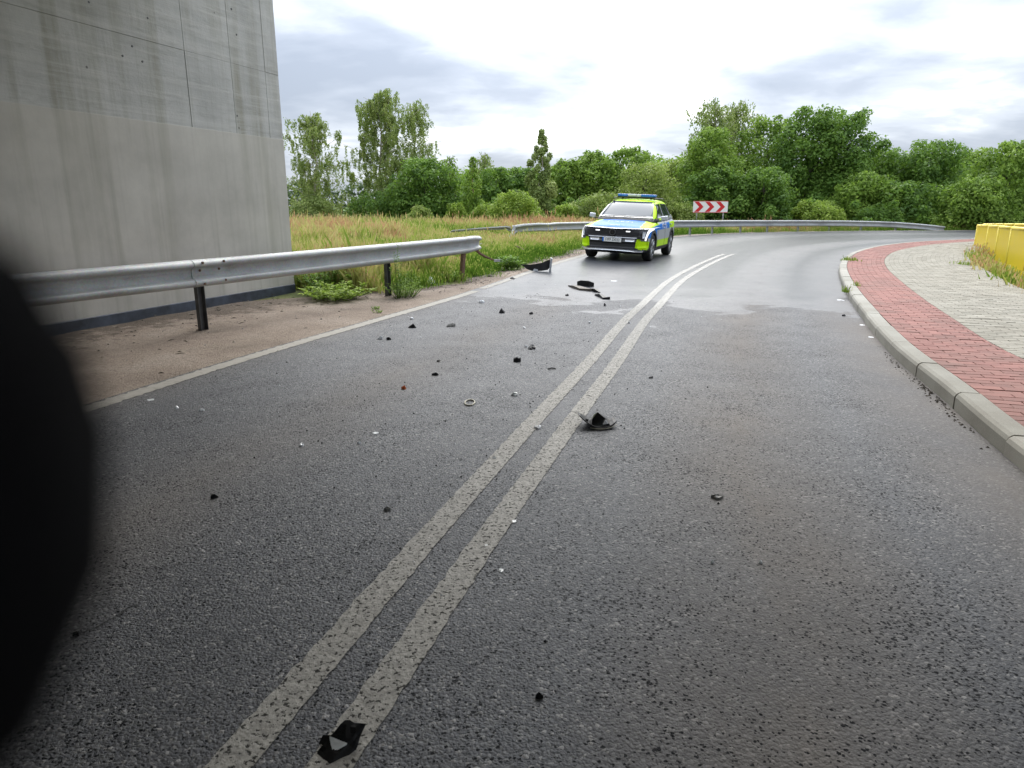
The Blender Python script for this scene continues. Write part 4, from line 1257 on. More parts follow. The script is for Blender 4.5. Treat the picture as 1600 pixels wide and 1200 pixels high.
WH = [
    (471, 697, 10, 7, wh_, 'white chip left of the double line, nearest white one to the dark edge'),
    (561, 693, 8, 5, wh_, 'faint white flake right of the brighter chip on the left lane'),
    (840, 669, 13, 7, wh_, 'bright white chip lying on the left stripe of the double line'),
    (772, 717, 9, 5, wh_, 'small white chip on the left stripe below the bright one'),
    (594, 530, 9, 7, wh_, 'white shard beside the tiny dark piece near the edge line'),
    (644, 499, 7, 5, wh_, 'white chip just above the black piece with white edges'),
    (753, 473, 11, 6, wh_, 'bright white shard at the far left edge of the wet patch'),
    (822, 542, 7, 5, wh_, 'white chip touching the oval black plastic piece'),
    (819, 513, 6, 4, wh_, 'tiny white chip above the oval black piece'),
    (922, 505, 5, 4, wh_, 'tiny white chip left of the double line at the wet patch'),
    (804, 618, 13, 7, cl, 'pale clear flake right of the beige ring'),
    (803, 815, 10, 14, cl, 'long pale flake on the right stripe of the double line'),
    (783, 892, 10, 17, cl, 'long pale sliver right of the double line, lower middle'),
    (760, 853, 10, 14, cl, 'faint pale flake on the right stripe, below the other long flake'),
    (690, 932, 6, 5, wh_, 'tiny white chip on the right stripe in the lower middle'),
    (1313, 469, 14, 6, wh_, 'white flat scrap beside the kerb at the far corner'),
    (1347, 508, 10, 4, wh_, 'white scrap at the kerb, the second from the far corner'),
    (1361, 527, 10, 4, wh_, 'white scrap at the kerb, the nearest of the three'),
    (276, 638, 8, 5, wh_, 'white chip just inside the edge line at the left'),
    (315, 642, 10, 6, wh_, 'white chip right of the other one near the left edge line'),
    (235, 625, 14, 5, cl, 'faint pale flake on the asphalt next to the near edge line'),
    (587, 677, 12, 4, cl, 'thin pale sliver above the two white chips of the left lane'),
    (959, 439, 12, 3, wh_, 'white flake on the wet road in front of the police car'),
    (983, 505, 6, 4, wh_, 'tiny pale chip on the double line gap near the wet patch'),
    (1188, 880, 8, 7, cl, 'pale chip in the right lane, lower middle'),
    (1113, 880, 8, 7, cl, 'dull pale chip in the right lane left of the other pale chip'),
]
for i, (px, py, a_, b_, mt, lab) in enumerate(WH):
    chip('pale_chip', px, py, a_, b_, mt, lab, 'chip', 300 + i, flat=(b_ < a_ * .5 or b_ > a_), group='pale chips scattered on the road', rz=(0.2 if b_ <= a_ else .1))
# beige ring
p = G(734, 630); s = 4.9 / FPX
mb = MB(); mb.tube([(p.x + math.cos(q) * 8 * s, p.y + math.sin(q) * 17 * s, p.z + .006) for q in np.linspace(0, 2 * math.pi, 22)], .0055, 6, cap=False)
tag(mb.build('plastic_ring', M['beige_plastic'], None, True), 'thin beige ring lying flat on the left lane', 'ring')
p = G(862, 577); mb = MB(); mb.tube([p + Vector((-.035, -.01, .006)), p + Vector((0, .004, .012)), p + Vector((.036, 0, .006))], .006, 6)
tag(mb.build('plastic_rod', bk, None), 'short thin black rod lying across the left lane near the double line', 'rod')

# the largest near shell (centre): curved bowl with a broken bracket on top
p = G(932, 666); s = math.hypot(p.y, CAM_H) / FPX
sh = empty('bumper_fragment', p, R(4)); tag(sh, 'black curved bumper fragment with broken bracket, right of the double line', 'car part')
V = []; nu, nv = 14, 4
for k in range(2):
    for j in range(nv + 1):
        for i in range(nu + 1):
            u = i / nu * 2 - 1; v = j / nv
            x = (u * 29 + 1) * s; y = (v - .4) * 2 * 26 * s * (1 - .6 * u * u)
            z = (3 + 17 * max(0, -u) ** 1.6 + 7 * max(0, u) ** 3 + 6 * (v - .5) ** 2) * s + (.004 if k else 0)
            V.append((x, y, max(.002, z - .008 + (.0 if k else -.004))))
W_ = nu + 1; NN = W_ * (nv + 1); Fc = []
for j in range(nv):
    for i in range(nu):
        q = (j * W_ + i, j * W_ + i + 1, (j + 1) * W_ + i + 1, (j + 1) * W_ + i); Fc.append(q[::-1]); Fc.append(tuple(NN + t for t in q))
edge = [i for i in range(W_)] + [j * W_ + nu for j in range(1, nv + 1)] + [nv * W_ + i for i in range(nu - 1, -1, -1)] + [j * W_ for j in range(nv - 1, 0, -1)]
for a_, b_ in zip(edge, edge[1:] + edge[:1]): Fc.append((a_, b_, NN + b_, NN + a_))
mesh('shell', V, Fc, bk, sh, True)
V = [(-9, -9, 4), (20, -12, 4), (24, 12, 5), (-10, 12, 5), (-8, -4, 13), (12, -8, 15), (14, 6, 14), (-3, 8, 17), (1, 0, 23)]
V = [tuple(c * s for c in q) for q in V]
mesh('bracket', V, [(3, 2, 1, 0), (0, 1, 5, 4), (1, 2, 6, 5), (2, 3, 7, 6), (3, 0, 4, 7), (4, 5, 8), (5, 6, 8), (6, 7, 8), (7, 4, 8)], M['c_gloss'], sh)
V, Fc = prism([(7, 8), (15, 10), (10, 17), (9, 12)], 1.5, (1, 0, 0), (0, -.35, .93), (0, -12, 0)); mesh('bracket_highlight', [tuple(c * s for c in q) for q in V], Fc, wh_, sh)  # the bracket's highlight, put in as a small white piece
V, Fc = prism([(-20, 9), (-14, 8), (-13, 12), (-16, 13)], 4, (1, 0, 0), (0, 0, 1), (0, 0, 0)); mesh('clip', [tuple(c * s for c in q) for q in V], Fc, bk, sh)
V = []
for u in np.linspace(-.5, 1, 10): V.append(Vector(((u * 29 + 1) * s, (-.4) * 2 * 26 * s * (1 - .6 * u * u) - .003, max(.004, (2.2 + 3 * max(0, u) ** 3 + 5 * max(0, -u) ** 1.6) * s))))
mb = MB(); mb.tube(V, .0028, 6); mb.build('pale_edge', M['beige_plastic'], sh, True)

# folded shard at the bottom
p = G(532, 1172); s = math.hypot(p.y, CAM_H) / FPX
sh = empty('folded_shard', p, R(-8)); tag(sh, 'folded black plastic shard with a white face at the bottom of the picture', 'shard')
pts = {'a': (-14, 22, 1), 'b': (-4, 44, 6), 'c': (28, 26, 24), 'd': (-17, 6, 15), 'e': (10, -1, 13), 'f': (-30, -14, 1), 'g': (-4, -30, 1), 'h': (22, 0, 2), 'k': (0, 22, 31)}
q = {k: tuple(c * s for c in v) for k, v in pts.items()}
mesh('shell', [q[k] for k in 'abcdefghk'], [(0, 3, 8, 1), (1, 8, 2), (8, 3, 4, 2), (3, 0, 5), (5, 6, 4, 3), (6, 7, 4), (7, 2, 4), (0, 1, 2, 7, 6, 5)], bk, sh)
V = [(-16, 4, 17.5), (11, -3, 15.5), (-6, -12, 8)]
V2 = [(x, y - 1, z - 2) for x, y, z in V]
mesh('white_face', [tuple(c * s for c in v) for v in V + V2], [(0, 2, 1), (3, 4, 5), (0, 1, 4, 3), (1, 2, 5, 4), (2, 0, 3, 5)], wh_, sh)

def crumple(o, cuts, amp, seed):
    bm_ = bmesh.new(); bm_.from_mesh(o.data); bmesh.ops.triangulate(bm_, faces=bm_.faces[:])
    bmesh.ops.subdivide_edges(bm_, edges=bm_.edges[:], cuts=cuts, use_grid_fill=True)
    for v_ in bm_.verts:
        q = v_.co * 60 + Vector((seed, 0, 0)); n_ = mn.noise_vector(q) + .5 * mn.noise_vector(q * 2.7)
        v_.co += n_ * amp; v_.co.z = max(v_.co.z, .0015)
    bm_.to_mesh(o.data); bm_.free()


for o in sh.children: crumple(o, 3, .0042 if o.name.startswith('shell') else .0015, 3)
V = [(-22, -2, 1), (-34, 6, 1), (-30, 14, 9), (-18, 12, 12), (-20, 4, 3)]
o = mesh('torn_tab', [tuple(c * s for c in v) for v in V], [(0, 1, 2, 3), (0, 3, 4)], bk, sh); crumple(o, 2, .002, 9)
for u_ in (-.012, -.004, .005):
    mb = MB(); mb.tube([(u_, .016, .012), (u_ + .004, .030, .021)], .0012, 5); mb.build('rib', M['c_gloss'], sh)

# crescent bumper piece at the road edge
D_ = 16.6
base = G(838, 424); s = base.y / FPX / .97
cr_ = empty('bumper_piece', base, R(-4)); tag(cr_, 'black crescent-shaped bumper piece lying on the left road edge', 'car part')
ol = [(-31, 20), (-25, 12), (-16, 11), (-10, 10), (-2, 11), (8, 13), (16, 17), (20, 19), (21, 8), (17, 3), (8, 1), (-4, 0), (-13, 3), (-22, 10), (-28, 16)]
V, Fc = prism([(a_ * s, b_ * s) for a_, b_ in ol], .012, (1, 0, 0), (0, .25, .97), (0, 0, .0), bulge=-.9)
tri = [(0, 1, 14), (1, 13, 14), (1, 2, 13), (2, 12, 13), (2, 3, 12), (3, 11, 12), (3, 4, 11), (4, 10, 11), (4, 5, 10), (5, 9, 10), (5, 6, 9), (6, 8, 9), (6, 7, 8)]
Fc = tri + [(c + 15, b + 15, a + 15) for a, b, c in tri] + Fc[2:]
mesh('shell', V, Fc, bk, cr_)
V, Fc = prism([(19 * s, 0), (22 * s, 0), (24 * s, 19 * s), (21 * s, 20 * s)], .16, (1, 0, 0), (0, 0, 1), (0, .08, 0)); mesh('painted_flank', V, Fc, M['c_silver'], cr_)
V, Fc = prism([(-6 * s, 0), (3 * s, 0), (2 * s, 3 * s), (-3 * s, 4 * s)], .03, (1, 0, 0), (0, .25, .97), (0, -.02, 0)); mesh('silver_trim', V, Fc, M['c_silver'], cr_)

# strips of trim on the wet road
def strip_thing(pts, wd, th, mat, label, name='trim_strip'):
    P_ = [G(*q) for q in pts]; V = []; Fc = []
    for i, p in enumerate(P_):
        t = (P_[min(i + 1, len(P_) - 1)] - P_[max(i - 1, 0)]).normalized(); n = Vector((-t.y, t.x, 0)); w_ = wd[i] / 2
        lift = Vector((0, 0, .006 + .02 * (i % 2)))
        V += [p + n * w_, p - n * w_, p - n * w_ + lift + Vector((0, 0, th[i])), p + n * w_ + lift + Vector((0, 0, th[i] * .6))]
    for i in range(len(P_) - 1):
        for j in range(4): Fc.append((i * 4 + j, i * 4 + (j + 1) % 4, (i + 1) * 4 + (j + 1) % 4, (i + 1) * 4 + j))
    Fc += [(3, 2, 1, 0), tuple(len(P_) * 4 - 4 + k for k in range(4))]
    return tag(mesh(name, V, Fc, mat), label, 'car part')


strip_thing([(889, 447), (900, 450), (913, 453), (926, 455)], [.04, .12, .20, .06], [.01, .02, .025, .015], M['brown_strip'], 'wide grey-brown slab of broken trim on the wet road before the car')
strip_thing([(904, 445), (912, 446), (924, 448)], [.08, .14, .12], [.06, .07, .10], bk, 'black ribbed block resting against the grey-brown trim slab')
strip_thing([(921, 453), (931, 456), (937, 457.5)], [.03, .07, .03], [.02, .03, .01], bk, 'thin black strip continuing from the grey-brown trim slab')
strip_thing([(931, 461.5), (939, 464), (945, 467.5), (953, 467.5)], [.04, .06, .07, .04], [.015, .025, .02, .015], bk, 'curled black trim strip, the nearest of the wet-road pieces')
chip('clod', 748, 428, 10, 6, M['brown_strip'], 'dark clod on the sandy verge left of the bumper piece', 'clod', 777)

# fine fragments nobody could count
fr_ = MB(); rr = random.Random(5)
for _ in range(420):
    px = rr.gauss(760, 190); py = 440 + abs(rr.gauss(0, 1)) * 190
    if px < 200 or px > 1250 or py > 1190: continue
    p = G(px, py)
    if sdist(LEFT, [p.x], [p.y])[0] > -.1: continue
    r_ = rr.uniform(.0025, .008) * (1 + p.y * .03); a_ = rr.random() * 3
    V = [p + Vector((math.cos(a_ + k * 2.1) * r_, math.sin(a_ + k * 2.1) * r_, .002)) for k in range(3)] + [p + Vector((0, 0, r_ * .9 + .003))]
    fr_.add(V, [(0, 1, 3), (1, 2, 3), (2, 0, 3), (2, 1, 0)], rr.choice([0, 0, 1, 1, 1]))
tag(fr_.build('tiny_fragments', [wh_, bk]), 'tiny glass and plastic crumbs strewn over the left lane', 'fragments', kind='stuff')
# twigs, pebbles and leaf litter on the sandy verge and gutter
lt = MB(); rr = random.Random(9)
for _ in range(4200):
    i = rr.randrange(0, nl - 1); u = rr.random()
    y0 = Lr[i, 1]
    if y0 < 3 or y0 > 24: continue
    t = rr.random() ** .55; q = Lr[i] * (1 - u) + Lr[i + 1] * u + Ln[i] * (wv[i] * t + 0.03)
    z = hz(q[0], q[1]) + .004 - .006 + .018 * math.sin(q[0] * 5.1) * math.sin(q[1] * 4.3) * t; a_ = rr.random() * 6.3
    if rr.random() < .55:
        L_ = rr.uniform(.02, .10); d = Vector((math.cos(a_), math.sin(a_), rr.uniform(0, .15))) * L_; c0 = Vector((q[0], q[1], z)); n = Vector((-d.y, d.x, 0)).normalized() * .004
        lt.add([c0 - n, c0 + n, c0 + d, c0 + d * .5 + Vector((0, 0, .01))], [(0, 1, 3), (0, 3, 2), (1, 2, 3)], rr.choice([0, 0, 1]))
    else:
        r_ = rr.uniform(.006, .02); c0 = Vector((q[0], q[1], z - .004))
        V = [c0 + Vector((math.cos(a_ + k * 1.26) * r_ * rr.uniform(.7, 1.2), math.sin(a_ + k * 1.26) * r_, 0)) for k in range(5)] + [c0 + Vector((0, 0, r_ * .8))]
        lt.add(V, [(k, (k + 1) % 5, 5) for k in range(5)], rr.choice([0, 1, 2]))
for _ in range(160):
    py = rr.uniform(560, 700); u = rr.gauss(0, 1) * .035
    s_ = float(np.interp(rr.choice([5.2, 5.4, 5.5, 5.0, 4.6, 6.3]) + rr.gauss(0, .25), K[:, 1], Ks)); q = kp(s_, -.02 - abs(u))
    r_ = rr.uniform(.004, .014); a_ = rr.random() * 6; c0 = Vector((q[0], q[1], .001))
    lt.add([c0 + Vector((math.cos(a_ + k * 2.1) * r_, math.sin(a_ + k * 2.1) * r_, 0)) for k in range(3)] + [c0 + Vector((0, 0, r_ * .7))], [(0, 1, 3), (1, 2, 3), (2, 0, 3)], 0)
tag(lt.build('leaf_litter', [M['bark'], M['brown_strip'], M['grey_plastic']]), 'twigs, crumbs and pebbles on the sandy verge', 'litter', kind='stuff')

# ================================================================== GRASS
def blades(name, X_, Y_, hgt, v, label, wid=0.012, heads=0.3):
    n = len(X_); Zg = terrain(X_, Y_) + 0.0
    a_ = rng.random(n) * 6.283; lean = rng.normal(0, .22, (n, 2)) * hgt[:, None]
    wv_ = wid * (1 + np.hypot(X_, Y_) / 22)
    dx, dy = np.cos(a_) * wv_, np.sin(a_) * wv_
    B0 = np.c_[X_ - dx, Y_ - dy, Zg - .02]; B1 = np.c_[X_ + dx, Y_ + dy, Zg - .02]
    Tm = np.c_[X_ + lean[:, 0] * .35, Y_ + lean[:, 1] * .35, Zg + hgt * .55]
    T = np.c_[X_ + lean[:, 0], Y_ + lean[:, 1], Zg + hgt * (1 - .1 * rng.random(n))]
    Q = np.stack([B0, B1, Tm + np.c_[dx, dy, 0 * dx] * .6, T], 1)
    hd_ = rng.random(n) < heads
    k = hd_.sum(); Th = T[hd_]; hl_ = hgt[hd_] * .22
    sx_ = wv_[hd_] * 1.7
    Qh = np.stack([Th + np.c_[0 * sx_, 0 * sx_, -hl_ * .6], Th + np.c_[dx[hd_] / wv_[hd_] * sx_, dy[hd_] / wv_[hd_] * sx_, 0 * sx_], Th + np.c_[0 * sx_, 0 * sx_, hl_ * .5], Th - np.c_[dx[hd_] / wv_[hd_] * sx_, dy[hd_] / wv_[hd_] * sx_, 0 * sx_]], 1)
    vh = np.clip(v[hd_] * .7 + .30 + rng.normal(0, .09, k), 0, 1)
    o = quads_mesh(name, np.concatenate([Q, Qh]), M['grass'], attr=np.r_[v, vh])
    return tag(o, label, 'grass', kind='stuff')


def field(X_, Y_):
    return .5 + .25 * np.sin(X_ * .42 + 1.3 * np.sin(Y_ * .21)) + .25 * np.sin(Y_ * .55 + 1.7 * np.sin(X_ * .33 + 1)) + .12 * np.sin(X_ * 1.7 + Y_ * 1.1)


n = 600000
u = rng.random(n); D = 7.5 * (56 / 7.5) ** (u ** .82); az = rng.uniform(-.62, .78, n)
X_ = D * np.sin(az); Y_ = D * np.cos(az)
dl = sdist(LEFT[::2], X_, Y_)
wvi = np.interp(Y_, Lr[:, 1], wv)
ed = wvi + .22 * np.sin(Y_ * 2.1) + .15 * np.sin(Y_ * 5.3 + X_ * 3)
pw = (np.c_[X_, Y_] - w1)
inwall = (pw @ wdir > -.35 + .25 * np.sin(Y_ * 9 + X_ * 4))
ok = (dl > ed - .25 + .5 * rng.random(n) ** 2) & ~inwall
thin = np.clip((dl - ed) / .8, 0, 1)
ok &= rng.random(n) < (.35 + .65 * thin)
X_, Y_, dl, ed = X_[ok], Y_[ok], dl[ok], ed[ok]
# between the verge and the guardrail line it is short
near = np.clip((dl - ed) / 1.3, 0, 1)
fl = field(X_, Y_)
hg = (.14 + .46 * near ** .8 * (.75 + .4 * fl)) * rng.uniform(.6, 1.15, len(X_)) * (1 + .28 * np.sin(X_ * 3.1 + 2 * np.sin(Y_ * 1.3)) * np.sin(Y_ * 2.7 + X_)) * np.where(rng.random(len(X_)) < .04, 1.4, 1.0)
right = np.clip((X_ - 5) / 6, 0, 1)
hg = hg * (1 - .35 * right) * np.where((Y_ > 14) & (Y_ < 30) & (dl < 7.5), .62, 1.0)
v = .30 + .36 * near + .75 * (fl - .5) + .16 * np.sin(X_ * 2.3 + 2 * np.sin(Y_ * 1.1)) * np.sin(Y_ * 1.9 + X_) + rng.normal(0, .12, len(X_)) + .04 * right
v = v - .25 * (dl < 1.4) * (Y_ > 12)
v = v - .08
blades('meadow_grass', X_, Y_, hg, np.clip(v, 0, 1), 'tall dry meadow grass with reddish seed heads', .0042, .38)
# weeds along the yellow railing, tufts on the kerb joint
n = 6500
i = rng.integers(0, 400, n); s_ = rng.random(n)
WO = resample(WALK_OUT, 400); Wn_ = -normals(WO)
off_ = rng.random(n) ** 1.3 * 1.5
X_ = WO[i, 0] + Wn_[i, 0] * off_ + rng.normal(0, .1, n); Y_ = WO[i, 1] + Wn_[i, 1] * off_ + rng.normal(0, .1, n)
ok = (Y_ > 9) & (Y_ < 26); X_, Y_ = X_[ok], Y_[ok]
X_ = np.repeat(X_, 3) + rng.normal(0, .06, len(X_) * 3); Y_ = np.repeat(Y_, 3) + rng.normal(0, .06, len(Y_) * 3)
v = np.clip(.55 + .3 * np.sin(Y_ * 1.3) + rng.normal(0, .15, len(X_)), 0, 1)
blades('railing_weeds', X_, Y_, rng.uniform(.10, .40, len(X_)), v, 'dry reddish and green weeds along the foot of the yellow railing', .006, .4)
gp = []
for px, py, sz, cnt in ((1328, 408, .16, 160), (1337, 448, .06, 40), (1322, 455, .05, 30), (1508, 415, .2, 120)):
    p = G(px, py, .1)
    gp += [(p.x + random.gauss(0, sz * .45), p.y + random.gauss(0, sz)) for _ in range(cnt)]
gp = np.array(gp); Zs = terrain(gp[:, 0], gp[:, 1])
_t = terrain
def terrain(X, Y): return h(X, Y) + .10
blades('joint_weeds', gp[:, 0], gp[:, 1], rng.uniform(.03, .12, len(gp)), np.clip(rng.normal(.3, .15, len(gp)), 0, 1), 'small weeds rooted in the pavement joints', .004, .2)
terrain = _t

# ================================================================== PLANTS AND TREES
def leafcloud(C, Rr, n, size, up=.35, droop=0.0, flat=1.0, aspect=.62):
    """leaves on the shells of clumps: C (m,3) centres, Rr (m,) radii -> quads (n,4,3), v (n,)"""
    m = len(C); wgt = Rr ** 2; wgt = wgt / wgt.sum()
    i = rng.choice(m, n, p=wgt)
    d = rng.normal(size=(n, 3)); d /= np.linalg.norm(d, axis=1)[:, None]
    d[:, 2] = np.where((d[:, 2] < 0) & (rng.random(n) < .5), -d[:, 2], d[:, 2])
    r_ = Rr[i] * (1 - .55 * rng.random(n) ** 2.2) * rng.uniform(.8, 1.12, n)
    P_ = C[i] + d * r_[:, None] * np.array([1, 1, flat])
    if droop: P_[:, 2] -= droop * rng.random(n) ** 1.5 * Rr[i] * 2
    nn = d + rng.normal(0, .55, (n, 3)) + np.array([0, 0, up]); nn /= np.linalg.norm(nn, axis=1)[:, None]
    t = np.cross(nn, rng.normal(size=(n, 3))); t /= np.linalg.norm(t, axis=1)[:, None]
    b = np.cross(nn, t); s = size * rng.uniform(.6, 1.3, n)[:, None]
    Q = np.stack([P_ - t * s, P_ + b * s * aspect, P_ + t * s, P_ - b * s * aspect], 1)
    v = np.clip(.48 + rng.normal(0, .2, n) + .16 * rng.normal(size=m)[i], 0, 1)
    return Q, v


def limb(mb, a_, b_, r0, r1, wob=.06, k=5, n=6):
    a_, b_ = Vector(a_), Vector(b_); L_ = (b_ - a_).length
    P_ = [a_.lerp(b_, i / (k - 1)) + (Vector((random.gauss(0, wob), random.gauss(0, wob), 0)) * L_ * .35 if 0 < i < k - 1 else Vector()) for i in range(k)]
    mb.tube(P_, [r0 + (r1 - r0) * i / (k - 1) for i in range(k)], n)
    return P_


def tree(name, label, cat, px, ytop, D, wpx, leaf, kind='round', nleaf=9000, size=.11, bark='bark', base=.12, seed=0, group=None, lean=0.0, depth=1.0, fill=1.0):
    global rng
    rng = np.random.default_rng(seed + 50); random.seed(seed)
    top = W(px, ytop, D); x0 = top.x; zg = float(terrain(np.array([x0]), np.array([D]))[0])
    Ht = top.z - zg; Rw = wpx / FPX * D / 2
    root = empty(name, (x0, D, zg), rng.random() * 0); tag(root, label, cat, group)
    mb = MB(); C = []; Rr = []
    if kind == 'round':
        trunk = limb(mb, (0, 0, -.3), (lean * .6, 0, Ht * .78), max(.05, Ht * .022), .03, .05, 6, 8)
        nl_ = int(62 * fill)
        for k in range(nl_):
            t = (k + rng.random()) / nl_; z = Ht * (base + (1 - base) * t) * .97
            prof = math.sin(math.pi * min(1, max(.02, (.20 + .70 * t)))) ** .6
            a_ = k * 2.4 + rng.normal(0, .4); rad = Rw * prof * rng.uniform(.35, .92)
            cr_r = Rw * rng.uniform(.24, .46) * (1 - .30 * t)
            if t > .86: rad *= .8; cr_r *= .85
            z = min(z, Ht - cr_r * .8)
            c = (math.cos(a_) * rad + lean * t, math.sin(a_) * rad * depth, max(z, cr_r * .6)); C.append(c); Rr.append(cr_r)
            if k % 4 == 0 and Ht > 3:
                tp = trunk[min(5, 1 + int(t * 4))]; limb(mb, tp, Vector(c) * .92 + Vector((0, 0, -.1)), max(.02, Ht * .008), .012, .06, 4, 5)
        for _ in range(10):              # sprigs that break the outline
            a_ = rng.random() * 6.28; t = rng.uniform(.3, 1); k = int(t * nl_) - 1
            c = np.array(C[k]) * np.array([1.18, 1.18, 1.04]); C.append(tuple(c)); Rr.append(Rr[k] * .5)
        C = np.array(C); Rr = np.array(Rr); C[:, 2] = np.minimum(C[:, 2], Ht - Rr * .7)
        Q, v = leafcloud(C, Rr, nleaf, size)
    elif kind == 'birch':
        stems = [(0, 0)]
        S = []; ends = []
        for j, (sx_, sy_) in enumerate(stems):
            topj = Ht * (1 if j == 0 else .93)
            tr = limb(mb, (sx_ * .5, sy_, -.3), (sx_ + lean, sy_, topj * .97), Ht * .014, .015, .04, 8, 7)
            nb = int(64 * fill)
            for k in range(nb):
                t = base + (1 - base) * (k + rng.random()) / nb; a_ = k * 2.4 + rng.random()
                w_ = Rw * (1 if len(stems) == 1 else .72)
                tt_ = (t - base) / (1 - base); rad = w_ * (math.sqrt(max(.03, 1 - max(0, (tt_ - .35) / .68) ** 2)) if tt_ > .35 else .8 + .2 * tt_ / .35) * rng.uniform(.45, 1.08) * (1 + .12 * math.sin(a_ * 2 + k))
                p0 = Vector((sx_ * (.5 + .5 * t) + lean * t, sy_, topj * t * .93)); p1 = p0 + Vector((math.cos(a_) * rad, math.sin(a_) * rad * depth, rad * rng.uniform(.15, .9)))
                p1.z = min(p1.z, topj * (.99 - .18 * (rad / w_) ** 2 * rng.random()))
                P_ = limb(mb, p0, p1, .022, .008, .07, 4, 5)
                for q in range(9):
                    f_ = rng.uniform(.25, 1.05); ends.append(p0.lerp(p1, f_) + Vector((rng.normal(0, .12), rng.normal(0, .12), rng.normal(0, .06)))); S.append(rng.uniform(.35, 1.25) * min(1.0, Ht / 9))
        ends = np.array([tuple(e_) for e_ in ends]); S = np.array(S); m = len(ends)
        i = rng.integers(0, m, nleaf); tt = rng.random(nleaf)
        sw = rng.normal(0, .10, (m, 2))
        P_ = ends[i].copy(); P_[:, 2] -= tt * S[i]; P_[:, :2] += sw[i] * tt[:, None] + rng.normal(0, .05, (nleaf, 2))
        P_[:, 2] = np.maximum(P_[:, 2], .15)
        t = rng.normal(size=(nleaf, 3)); t[:, 2] = -abs(t[:, 2]) - .8; t /= np.linalg.norm(t, axis=1)[:, None]
        b = np.cross(t, rng.normal(size=(nleaf, 3))); b /= np.linalg.norm(b, axis=1)[:, None]
        s = size * rng.uniform(.6, 1.3, nleaf)[:, None]
        Q = np.stack([P_ - t * s, P_ + b * s * .5, P_ + t * s, P_ - b * s * .5], 1)
        v = np.clip(.5 + rng.normal(0, .2, nleaf) + .15 * rng.normal(size=m)[i], 0, 1)
    elif kind == 'cone':
        limb(mb, (0, 0, -.3), (lean, 0, Ht * .97), Ht * .016, .012, .03, 7, 7)
        for k in range(int(46 * fill)):
            t = base + (1 - base) * (k + rng.random()) / (46 * fill); a_ = k * 2.4
            rad = Rw * (1 - t) ** .62 * rng.uniform(.3, 1.0) * 1.05
            C.append((math.cos(a_) * rad + lean * t, math.sin(a_) * rad, Ht * t * .985)); Rr.append(Rw * rng.uniform(.22, .40) * (1.1 - .75 * t))
        C = np.array(C); Rr = np.array(Rr)
        Q, v = leafcloud(C, Rr, nleaf, size, .2, .5)
    else:                                   # bush: dome from the ground, twiggy
        m = int(46 * fill)
        for k in range(m):
            t = math.sqrt((k + .5) / m); a_ = k * 2.4 + rng.normal(0, .2)
            rad = Rw * t * .86; z = Ht * math.sqrt(max(0, 1 - t ** 2.2)) * rng.uniform(.70, .98)
            rr_ = Rw * rng.uniform(.14, .24); z = max(rr_ * .5, z - rr_ * .9)
            C.append((math.cos(a_) * rad, math.sin(a_) * rad * depth, z)); Rr.append(rr_)
            if k % 3 == 0: limb(mb, (math.cos(a_) * rad * .15, math.sin(a_) * rad * .15, -.1), (math.cos(a_) * rad * .9, math.sin(a_) * rad * .9 * depth, z), .025, .008, .05, 4, 5)
        C = np.array(C); Rr = np.array(Rr)
        Q, v = leafcloud(C, Rr, nleaf, size, .45, 0, 1.15, .42)
    quads_mesh('foliage' if kind == 'bush' else 'crown', Q, M[leaf], root, attr=v)
    mb.build('stem' if kind == 'bush' else 'trunk', M[bark], root, True)
    return root


